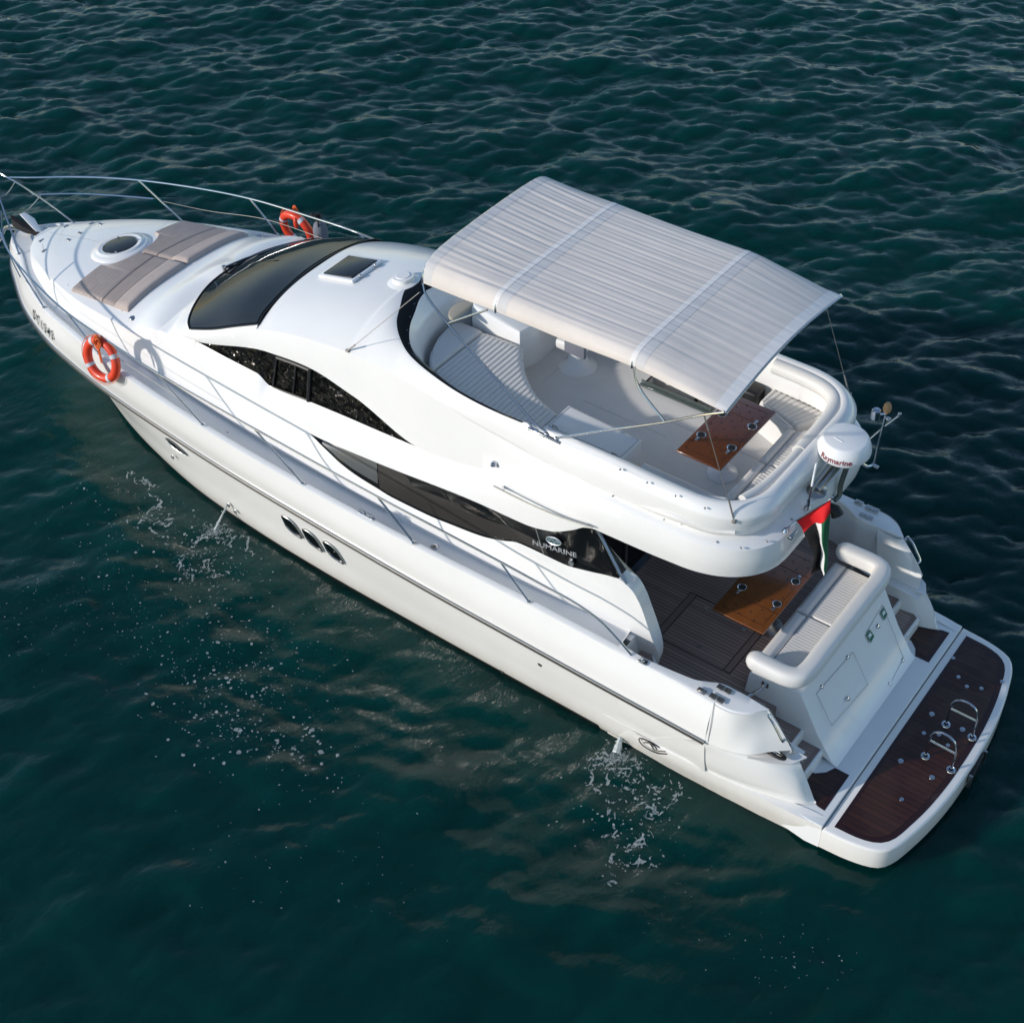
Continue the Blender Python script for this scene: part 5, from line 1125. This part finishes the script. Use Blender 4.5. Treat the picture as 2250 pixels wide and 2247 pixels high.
# ------------------------------------------------------------------ flag
fg = thing('stern_flag', 'red, white, green and black flag drooping from a short slanted pole over the cockpit sofa', 'flag', (1.66, .55, 3.55))
YF = .70
fb_ = P('F',1330,1387,z=3.80); ftp = P('F',1680,1152,y=YF); f0 = P('F',1410,1322,y=YF+.05)
b = MB(); b.tube([fb_, f0, ftp], .011, 8); b.lathe([(.001,.03),(.018,.018),(.018,-.0),(.001,-.01)], ftp, 12); b.lathe([(.04,0),(.03,.02),(.016,.04)], fb_-Vector((0,0,.02)), 14); b.build('flag_pole', M['steel'], fg)
vr = [[(1412,1322),(1500,1267),(1590,1212),(1672,1162)], [(1450,1370),(1545,1346),(1615,1336),(1664,1331)], [(1478,1440),(1572,1430),(1612,1440),(1655,1440)], [(1508,1500),(1586,1500),(1612,1500),(1652,1520)], [(1538,1555),(1588,1570),(1632,1580),(1650,1600)], [(1540,1640),(1575,1645),(1628,1650),(1648,1655)], [(1520,1728),(1592,1690),(1622,1738),(1643,1685)]]
offs = [[.0,.0,.0,.0],[.02,-.06,.05,-.05],[.05,-.08,.07,-.07],[.09,-.06,.08,-.08],[.10,-.09,.06,-.09],[.06,-.10,.08,-.09],[.08,-.05,.09,-.07]]
net = [[P('F', u, w, y=YF+o) for (u, w), o in zip(r, of)] for r, of in zip(vr, offs)]
gg = ctrl(net, 49, 70, keep_v=False)
def part_rows(i0, i1, j0, j1): return [r[j0:j1+1] for r in gg[i0:i1+1]]
lens = [0]; 
ir = max(i for i in range(70) if (gg[i][24]-gg[0][24]).length < (Vector(net[1][1])-Vector(net[0][1])).length)
for nm, mt, i0, i1, j0, j1 in (('red_band','red',0,ir,0,48),('black_stripe','blackc',ir,69,0,17),('white_stripe','white',ir,69,17,33),('green_stripe','green',ir,69,33,48)):
    b = MB(); b.grid(part_rows(i0, i1, j0, j1)); b.build(nm, M[mt], fg, smooth=80, solid=.002)
# horn speaker and pole light on the ledge
b = MB(); hp_ = P('N',655,1790,z=3.40); b.tube([hp_+Vector((.12,.02,.04)), hp_, hp_+Vector((-.04,0,-.06))], [.05,.075,.085], 14); b.build('horn_speaker', M['black'], skin)
b = MB(); lp = P('F',1365,1450,z=3.79); b.box(lp, (.05,.04,.02)); b.tube([lp, lp+Vector((-.02,-.12,.05))], [.022,.014], 10); b.build('ledge_light', M['steel'], skin)
# ------------------------------------------------------------------ life rings, fender
def ring(c, nrm, label, name='life_ring', rope_dir=1):
    t = thing(name, label, 'life ring', c, 'life rings on the guard rails')
    n_ = Vector(nrm).normalized(); u = Vector((0,0,1)).cross(n_).normalized(); v = n_.cross(u); c = Vector(c)
    R, r = .305, .070; ang = np.linspace(0, 2*math.pi, 64, endpoint=False)
    pts = [c+u*R*math.cos(a)+v*R*math.sin(a) for a in ang]
    b = MB(); b.tube(pts, r, 16, closed=True); b.build('buoy_ring', M['orange'], t, smooth=80)
    for a0 in (.5, 2.15, 3.75, 5.3):
        p = [c+u*R*math.cos(a)+v*R*math.sin(a) for a in np.linspace(a0-.10, a0+.10, 6)]; b = MB(); b.tube(p, r+.003, 16, cap=False); b.build('reflective_tape', M['silver'], t, smooth=80)
    b = MB(); g_ = [c+(u*math.cos(a)+v*math.sin(a))*(R+r+.012+.02*abs(math.sin(2*(a-.5))))+n_*.02 for a in ang]; b.tube(g_, .006, 5, closed=True); b.build('grab_line', M['orope'], t)
    top = c+v*(R+.02)+u*.02
    b = MB()
    for k in range(7):
        ph = random.random()*.6-.3; cc_ = top+n_*(.075+.006*k)+u*(random.uniform(-.02,.02))+v*random.uniform(-.04,.03)
        b.tube([cc_+u*.055*math.cos(a)*(1+ph*.3)+v*.085*math.sin(a)+n_*.01*math.sin(a*2+k) for a in np.linspace(0, 2*math.pi, 18, endpoint=False)], .010, 6, closed=True)
    for k in range(5):
        d0 = random.uniform(-.02,.02); b.tube(cr([top+n_*.08+u*d0, top+n_*.09+u*(d0+.02)-v*.12, top+n_*.085+u*(.05+d0)-v*.24, top+n_*.08+u*(.06+d0*.5)-v*.33], 12), .009, 6)
    b.tube([top+n_*.08-v*.02+u*.05, top+v*.08], .008, 6); b.build('rope_coil', M['orope'], t)
    return t
r1 = ring((12.42,2.235,2.43), (-.05,1,.25), 'orange-red life ring with coiled rope on the near bow rail above the side deck')
r2 = ring((12.57,-2.27,2.34), (.0,-1,.15), 'orange-red life ring on the far rail next to the grey fender'); 
b = MB(); c_ = Vector((12.46,-2.16,2.56)); b.lathe([(.001,-.10),(.03,-.08),(.045,-.02),(.04,.05),(.015,.10),(.001,.11)], c_, 16); b.build('marker_light', M['orange'], r2)
fd = thing('fender', 'grey cloth-covered fender tied with black rope to the far rail behind the windscreen', 'fender', (12.03, -2.28, 2.1))
b = MB(); b.lathe([(.001,-.32),(.08,-.30),(.12,-.22),(.125,.16),(.10,.25),(.05,.30),(.02,.31)], (12.03,-2.29,2.38), 22); b.build('fender_body', M['greyf'], fd, smooth=60)
b = MB(); kc = Vector((12.05,-2.24,2.80))
for k in range(5): b.tube([kc+Vector((.07*math.cos(a)+.02*k-.05, .04*math.sin(a*2+k), .05*math.sin(a+k))) for a in np.linspace(0, 2*math.pi, 14, endpoint=False)], .016, 6, closed=True)
b.tube([kc, Vector((12.03,-2.28,2.6))], .014, 6); b.tube([kc+Vector((-.05,0,0)), Vector((11.96,-2.17,2.35)), Vector((11.96,-2.16,2.1))], .013, 6); b.build('black_rope', M['black'], fd)
# ------------------------------------------------------------------ swim platform fittings
for i, (fa, fb2) in enumerate((((1168,912),(1365,1018)), ((1327,668),(1527,768)))):
    a_, b_2 = P('I', *fa, z=.465), P('I', *fb2, z=.465)
    t = thing('boarding_rail', ('hoop-shaped steel boarding rail on the swim platform, the one nearer the port corner' if i == 0 else 'hoop-shaped steel boarding rail on the swim platform, the one nearer its middle'), 'boarding rail', (a_+b_2)/2, 'boarding rails on the swim platform')
    H = .58; w = b_2-a_
    pts = [a_, a_+Vector((0,0,.30)), a_+w*.02+Vector((0,0,H*.72)), a_+w*.14+Vector((0,0,H*.90)), a_+w*.34+Vector((0,0,H*.985)), a_+w*.5+Vector((0,0,H)), a_+w*.66+Vector((0,0,H*.985)), a_+w*.86+Vector((0,0,H*.90)), a_+w*.98+Vector((0,0,H*.72)), b_2+Vector((0,0,.30)), b_2]
    b = MB(); b.tube(cr(pts, 60), .0155, 10); b.build('hoop_tube', M['steel'], t)
    b = MB(); b.tube([a_+Vector((0,0,.33)), b_2+Vector((0,0,.33))], .013, 8); b.build('cross_bar', M['steel'], t)
    for q in (a_, b_2): b = MB(); b.lathe([(.062,0),(.058,.008),(.03,.016)], q, 20); b.build('foot_plate', M['steel'], t)
for (u, w, r_d) in ((1383,158,.028),(1423,304,.028),(1759,340,.028),(1488,377,.028),(1600,392,.028),(1157,736,.028),(1273,748,.028),(1342,830,.028),(986,1246,.028),(1219,588,.036),(1455,707,.036),(979,950,.036),(1220,1077,.036)):
    q = P('I', u, w, z=.463); b = MB(); b.lathe([(.001,.007),(r_d*.55,.008),(r_d,.005),(r_d*1.05,0)], q, 18); ds = b.build('deck_plate', M['steel'], platform)
q = P('I',1560,1010,z=.26)
b = MB(); b.box((-1.075, q.y, .27), (.14, .42, .20), Matrix.Rotation(math.radians(4), 3, 'Z'), bev=.01); b.build('ladder_recess', M['black'], platform)
for dy, xx in ((.24,-1.14),(-.24,-1.13)): b = MB(); b.box((xx, q.y+dy, .26), (.05,.03,.24)); b.build('ladder_end', M['steeld'], platform)
# joint line across the stern quarter
for s in (1,-1):
    q = [P('H',787,1403,y=2.17), P('H',768,1530,y=2.245), P('H',742,1685,y=2.29)]
    b = MB(); b.tube([Vector((p.x, p.y*s, p.z)) for p in cr(q, 8)], .004, 4); b.build('quarter_seam', M['seam'], hull)
# ------------------------------------------------------------------ sea
N_, L_t = 760, 60.0
cx_, cy2 = 9.0, -3.0
rg = np.random.default_rng(11)
kx_ = np.fft.fftfreq(N_, L_t/N_)*2*math.pi; KX, KY = np.meshgrid(kx_, kx_, indexing='ij'); K_ = np.sqrt(KX**2+KY**2)+1e-9
wd_ = np.array([.66, -.75]); wd_ /= np.linalg.norm(wd_)
cosw = (KX*wd_[0]+KY*wd_[1])/K_
def field(kp, kcut, spread, amp, seed, slope=3.6):
    r = np.random.default_rng(seed)
    sp = np.where(K_ > 1e-6, np.exp(-1.25*(kp/K_)**2)*K_**(-slope), 0)*np.abs(cosw)**spread*np.exp(-(K_/kcut)**2)
    h = np.fft.ifft2((r.normal(size=K_.shape)+1j*r.normal(size=K_.shape))*np.sqrt(sp)).real
    return h/h.std()*amp
h_big = field(2*math.pi/5.0, 14, 1.5, .045, 1, 3.6)
h_mid = field(2*math.pi/2.2, 26, 4.0, .0225, 2, 2.9)
h_small = field(2*math.pi/.8, 40, 2.0, .0095, 3, 2.6)
ax_ = (np.arange(N_)-N_/2)*L_t/N_
X_, Y_ = np.meshgrid(cx_+ax_, cy2+ax_, indexing='ij')
# sheltered, smoother water on the near side of the boat
lee = 1/(1+np.exp(-(Y_-2.5+.25*(X_-6)*0)/1.2)); 
calm = 1-.72*lee
Hh = h_big*(1-.2*lee)+h_mid*calm+h_small*(1-.35*lee)
# sharpen crests a little
Hh = Hh+ .9*(h_mid*calm)*np.abs(h_mid*calm)/.05*.22
# calm next to the hull
dB = np.clip((np.abs(Y_)-2.0)/1.2, 0, 1); inx = ((X_ > -1.5) & (X_ < 16.5)); Hh *= np.where(inx, .35+.65*dB, 1)
edge_ = np.minimum.reduce([np.arange(N_)[:, None]+0*X_, (N_-1-np.arange(N_))[:, None]+0*X_, np.arange(N_)[None, :]+0*X_, (N_-1-np.arange(N_))[None, :]+0*X_])
Hh *= np.clip(edge_/30., 0, 1)
# small horizontal shift makes crests narrower
gx, gy = np.gradient(h_mid*calm, L_t/N_)
XX, YY = X_-gx*.10, Y_-gy*.10
V_ = np.stack([XX, YY, Hh], -1).reshape(-1, 3)
idx = np.arange(N_*N_).reshape(N_, N_)
F_ = np.stack([idx[:-1, :-1], idx[1:, :-1], idx[1:, 1:], idx[:-1, 1:]], -1).reshape(-1, 4)
x0, x1, y0, y1 = V_[0, 0], V_[-1, 0], V_[0, 1], V_[-1, 1]
B_ = 3000; nb = len(V_)
outer = np.array([(-B_,-B_,0),(x0,-B_,0),(x1,-B_,0),(B_,-B_,0),(-B_,y0,0),(B_,y0,0),(-B_,y1,0),(B_,y1,0),(-B_,B_,0),(x0,B_,0),(x1,B_,0),(B_,B_,0),(x0,y0,0),(x1,y0,0),(x0,y1,0),(x1,y1,0)], float)
of = np.array([(0,1,12,4),(1,2,13,12),(2,3,5,13),(4,12,14,6),(13,5,7,15),(6,14,9,8),(14,15,10,9),(15,7,11,10)])+nb
V_ = np.concatenate([V_, outer]); F_ = np.concatenate([F_, of])
me = bpy.data.meshes.new('sea'); me.vertices.add(len(V_)); me.vertices.foreach_set('co', V_.ravel()); me.loops.add(F_.size); me.polygons.add(len(F_))
me.loops.foreach_set('vertex_index', F_.ravel().astype(np.int32)); me.polygons.foreach_set('loop_start', np.arange(0, F_.size, 4, dtype=np.int32)); me.polygons.foreach_set('loop_total', np.full(len(F_), 4, np.int32))
me.update(); me.validate(); me.polygons.foreach_set('use_smooth', [True]*len(me.polygons))
wm_ = bpy.data.materials.new('dark_teal_sea_water'); wm_.use_nodes = True; nt = wm_.node_tree; pb_ = nt.nodes['Principled BSDF']
pb_.inputs['Base Color'].default_value = (.0003, .0305, .0275, 1); pb_.inputs['Subsurface Weight'].default_value = 1.0; pb_.inputs['Subsurface Radius'].default_value = (.3, 1.0, 1.0); pb_.inputs['Subsurface Scale'].default_value = 2.2; pb_.inputs['Roughness'].default_value = .045; pb_.inputs['IOR'].default_value = 1.333; pb_.inputs['Specular IOR Level'].default_value = .33
tc = nt.nodes.new('ShaderNodeTexCoord'); mp = nt.nodes.new('ShaderNodeMapping'); mp.inputs['Rotation'].default_value = (0, 0, math.atan2(wd_[1], wd_[0])); mp.inputs['Scale'].default_value = (1.0, .55, 1.0); mp.vector_type = 'TEXTURE' if False else 'POINT'
nt.links.new(tc.outputs['Object'], mp.inputs[0])
n1 = nt.nodes.new('ShaderNodeTexNoise'); n1.inputs['Scale'].default_value = 6.5; n1.inputs['Detail'].default_value = 5; n1.inputs['Roughness'].default_value = .58; nt.links.new(mp.outputs[0], n1.inputs['Vector'])
b1 = nt.nodes.new('ShaderNodeBump'); b1.inputs['Strength'].default_value = .6; b1.inputs['Distance'].default_value = .030; nt.links.new(n1.outputs['Fac'], b1.inputs['Height']); nt.links.new(b1.outputs[0], pb_.inputs['Normal'])
sea = link('sea', me, wm_); sea['kind'] = 'structure'
# ------------------------------------------------------------------ foam flecks floating on the water, near side
def hz_at(x, y):
    i = int(np.clip((x-cx_)/L_t*N_+N_/2, 0, N_-1)); j = int(np.clip((y-cy2)/L_t*N_+N_/2, 0, N_-1)); return Hh[i, j]
def W2(u, w):    # point of the water surface from full-picture coordinates (1932 wide)
    px, py = u*2250/1932., w*2250/1932.
    d = CF+CR*((px-1125)/CAM['f'])-CU*((py-1123)/CAM['f']); return CC+d*((0-CC.z)/d.z)
foam = MB(); rf_ = random.Random(5)
def fleck(p, r, el=1., th=None):
    r *= .72
    if rf_.random() < .22: return
    n = rf_.randint(6, 9); th = rf_.random()*3.14 if th is None else th; a0 = rf_.random()*6; vs = []
    for k in range(n):
        a = a0+k/n*6.283; q = r*(.65+.6*rf_.random()); x, y = q*math.cos(a)*el, q*math.sin(a)/el**.5
        x, y = x*math.cos(th)-y*math.sin(th), x*math.sin(th)+y*math.cos(th); X, Y = p.x+x, p.y+y; vs.append((X, Y, hz_at(X, Y)+.006))
    foam.add(vs, [tuple(range(n))])
def scatter(u, w, su, sw, n, r0, r1, tilt=0, el=1.4):
    for _ in range(n):
        a, b = rf_.gauss(0, su), rf_.gauss(0, sw); x = u+a*math.cos(tilt)-b*math.sin(tilt); y = w+a*math.sin(tilt)+b*math.cos(tilt)
        p = W2(x, y); y_lim = 2.15
        if p.y < y_lim and p.x > -1.2: continue
        fleck(p, r0*(r1/r0)**(rf_.random()**2.2), rf_.uniform(1, el))
def thread(pts, width, n, r0, r1):
    """a broken lacy ribbon of foam"""
    n = n*5; c = [W2(q.x, q.y) for q in cr([(x, y, 0) for x, y in pts], n)]
    for ps in range(2):
        def sm(fs, amp): 
            ph = [(f*rf_.uniform(.8, 1.25), rf_.random()*6.28, a) for f, a in fs]; return lambda i: amp*sum(a*math.sin(f*i/n*6.28+p) for f, p, a in ph)
        jx, jy = sm([(2, 1), (5, .8), (11, .5)], (.025, .06, .10)[ps]), sm([(2, 1), (6, .8), (13, .5)], (.035, .06, .10)[ps])
        wd = sm([(3, 1), (8, .9), (17, .8), (31, .5)], .008); base = (.006, -.001, -.004)[ps]; prev = None
        for i in range(n):
            t = (c[min(i+1, n-1)]-c[max(i-1, 0)]).normalized(); nn_ = Vector((-t.y, t.x, 0)); w = base+wd(i)
            p = c[i]+Vector((jx(i), jy(i), 0))
            if w < .0025 or p.y < 2.12: prev = None; continue
            cur = []
            for sg in (1, -1):
                q = p+nn_*w*sg*rf_.uniform(.75, 1.25); cur.append((q.x, q.y, hz_at(q.x, q.y)+.006))
            if prev: foam.add(prev+cur[::-1], [(0, 1, 2, 3)])
            prev = cur
# drifting bubbles
scatter(430, 1330, 75, 55, 300, .008, .042, .3); scatter(505, 1400, 70, 30, 110, .012, .060, .25); scatter(390, 1265, 60, 45, 150, .008, .03)
scatter(300, 1150, 130, 60, 260, .006, .022, .1); scatter(130, 1100, 90, 50, 130, .006, .02); scatter(420, 1090, 60, 70, 200, .007, .028)
scatter(350, 1000, 70, 60, 240, .007, .035); scatter(280, 960, 55, 50, 160, .007, .028); scatter(560, 1240, 60, 50, 90, .006, .022)
scatter(1180, 1530, 60, 50, 170, .007, .032); scatter(600, 1400, 60, 70, 70, .007, .03); scatter(700, 1640, 80, 60, 40, .006, .022); scatter(460, 1640, 40, 60, 40, .006, .022)
scatter(1460, 1810, 60, 40, 60, .006, .02); scatter(1560, 1790, 30, 25, 25, .006, .018); scatter(60, 1200, 60, 40, 70, .006, .02); scatter(1250, 1690, 60, 40, 30, .006, .018)
scatter(200, 900, 50, 80, 100, .006, .02, .8)
# lacy threads under the forward outlet
for pts in ([(408,1000),(395,1012),(370,1018),(352,1040)], [(408,1000),(440,1005),(460,1012),(470,1030),(478,1050)], [(352,1040),(340,1060),(350,1080),(372,1098)], [(400,1008),(420,1020),(430,1022),(445,1015)], [(290,1000),(330,1030),(365,1045),(400,1052)], [(268,900),(285,920),(300,950),(270,975),(262,990)], [(300,950),(315,975),(305,985),(280,980)], [(270,975),(300,990),(330,985)], [(380,1060),(400,1080),(420,1085)], [(240,880),(262,905),(300,915)]):
    thread(pts, 2.2, 46, .010, .034)
scatter(405, 1000, 13, 6, 300, .007, .022); scatter(375, 1055, 40, 26, 150, .007, .025)
# splash and threads under the aft outlet
for pts in ([(1160,1425),(1130,1440),(1110,1452),(1108,1465),(1130,1490),(1150,1520),(1160,1545)], [(1165,1430),(1150,1455),(1160,1490),(1175,1510),(1160,1530),(1155,1560),(1165,1600)], [(1180,1430),(1200,1440),(1205,1465),(1195,1480)], [(1220,1485),(1240,1480),(1245,1500),(1225,1520),(1200,1510)], [(1160,1600),(1150,1630),(1160,1650),(1150,1680)], [(1210,1540),(1235,1530),(1270,1515),(1282,1490),(1275,1460)], [(1180,1600),(1200,1590),(1222,1570)], [(1170,1640),(1190,1620),(1230,1630)], [(1170,1425),(1145,1430),(1130,1425),(1120,1440)], [(1150,1450),(1175,1460),(1200,1500)]):
    thread(pts, 1.8, 56, .010, .036)
scatter(1165, 1430, 17, 8, 460, .006, .018)
scatter(1190, 1480, 40, 30, 80, .008, .025)
fo_ = foam.build('foam_flecks', M['foam'], None, smooth=0, merge=0, recalc=False); fo_['kind'] = 'stuff'
# water jets from the two outlets
wj = mat('falling_water', (.62,.68,.68), .12, trans=.35, ior=1.33, bump=(60, .6, .01))
def jet(p0, p1, r0, r1, label):
    b = MB(); pts = [Vector(p0).lerp(Vector(p1), t)+Vector((0, .10*math.sin(math.pi*.5*t)*0, .06*(1-(2*t-0)**2)*0)) for t in np.linspace(0, 1, 14)]
    rr = [r0+(r1-r0)*t+rf_.uniform(-1, 1)*.25*r0 for t in np.linspace(0, 1, 14)]; b.tube(pts, rr, 8)
    for _ in range(18):
        t = rf_.random(); q = pts[int(t*13)]+Vector((rf_.gauss(0,.02), rf_.gauss(0,.02), rf_.gauss(0,.02))); b.lathe([(.001,-.01),(.009,0),(.001,.01)], q, 6)
    o = b.build('water_jet', wj); tag(o, label, 'water jet'); return o
jp = P('J',1380,1405,y=2.10); q = W2(405, 1000); jet((jp.x, hull_y(jp.x, jp.z)+.02, jp.z), (q.x, q.y, .0), .012, .022, 'thin stream of water falling from the hull below the forward portlights')
jp = P('M',430,765,y=2.08); q = W2(1163, 1420); jet((jp.x, 2.09, max(jp.z, .12)), (q.x, q.y, .0), .03, .06, 'short gush of water leaving the hull near the stern emblem')
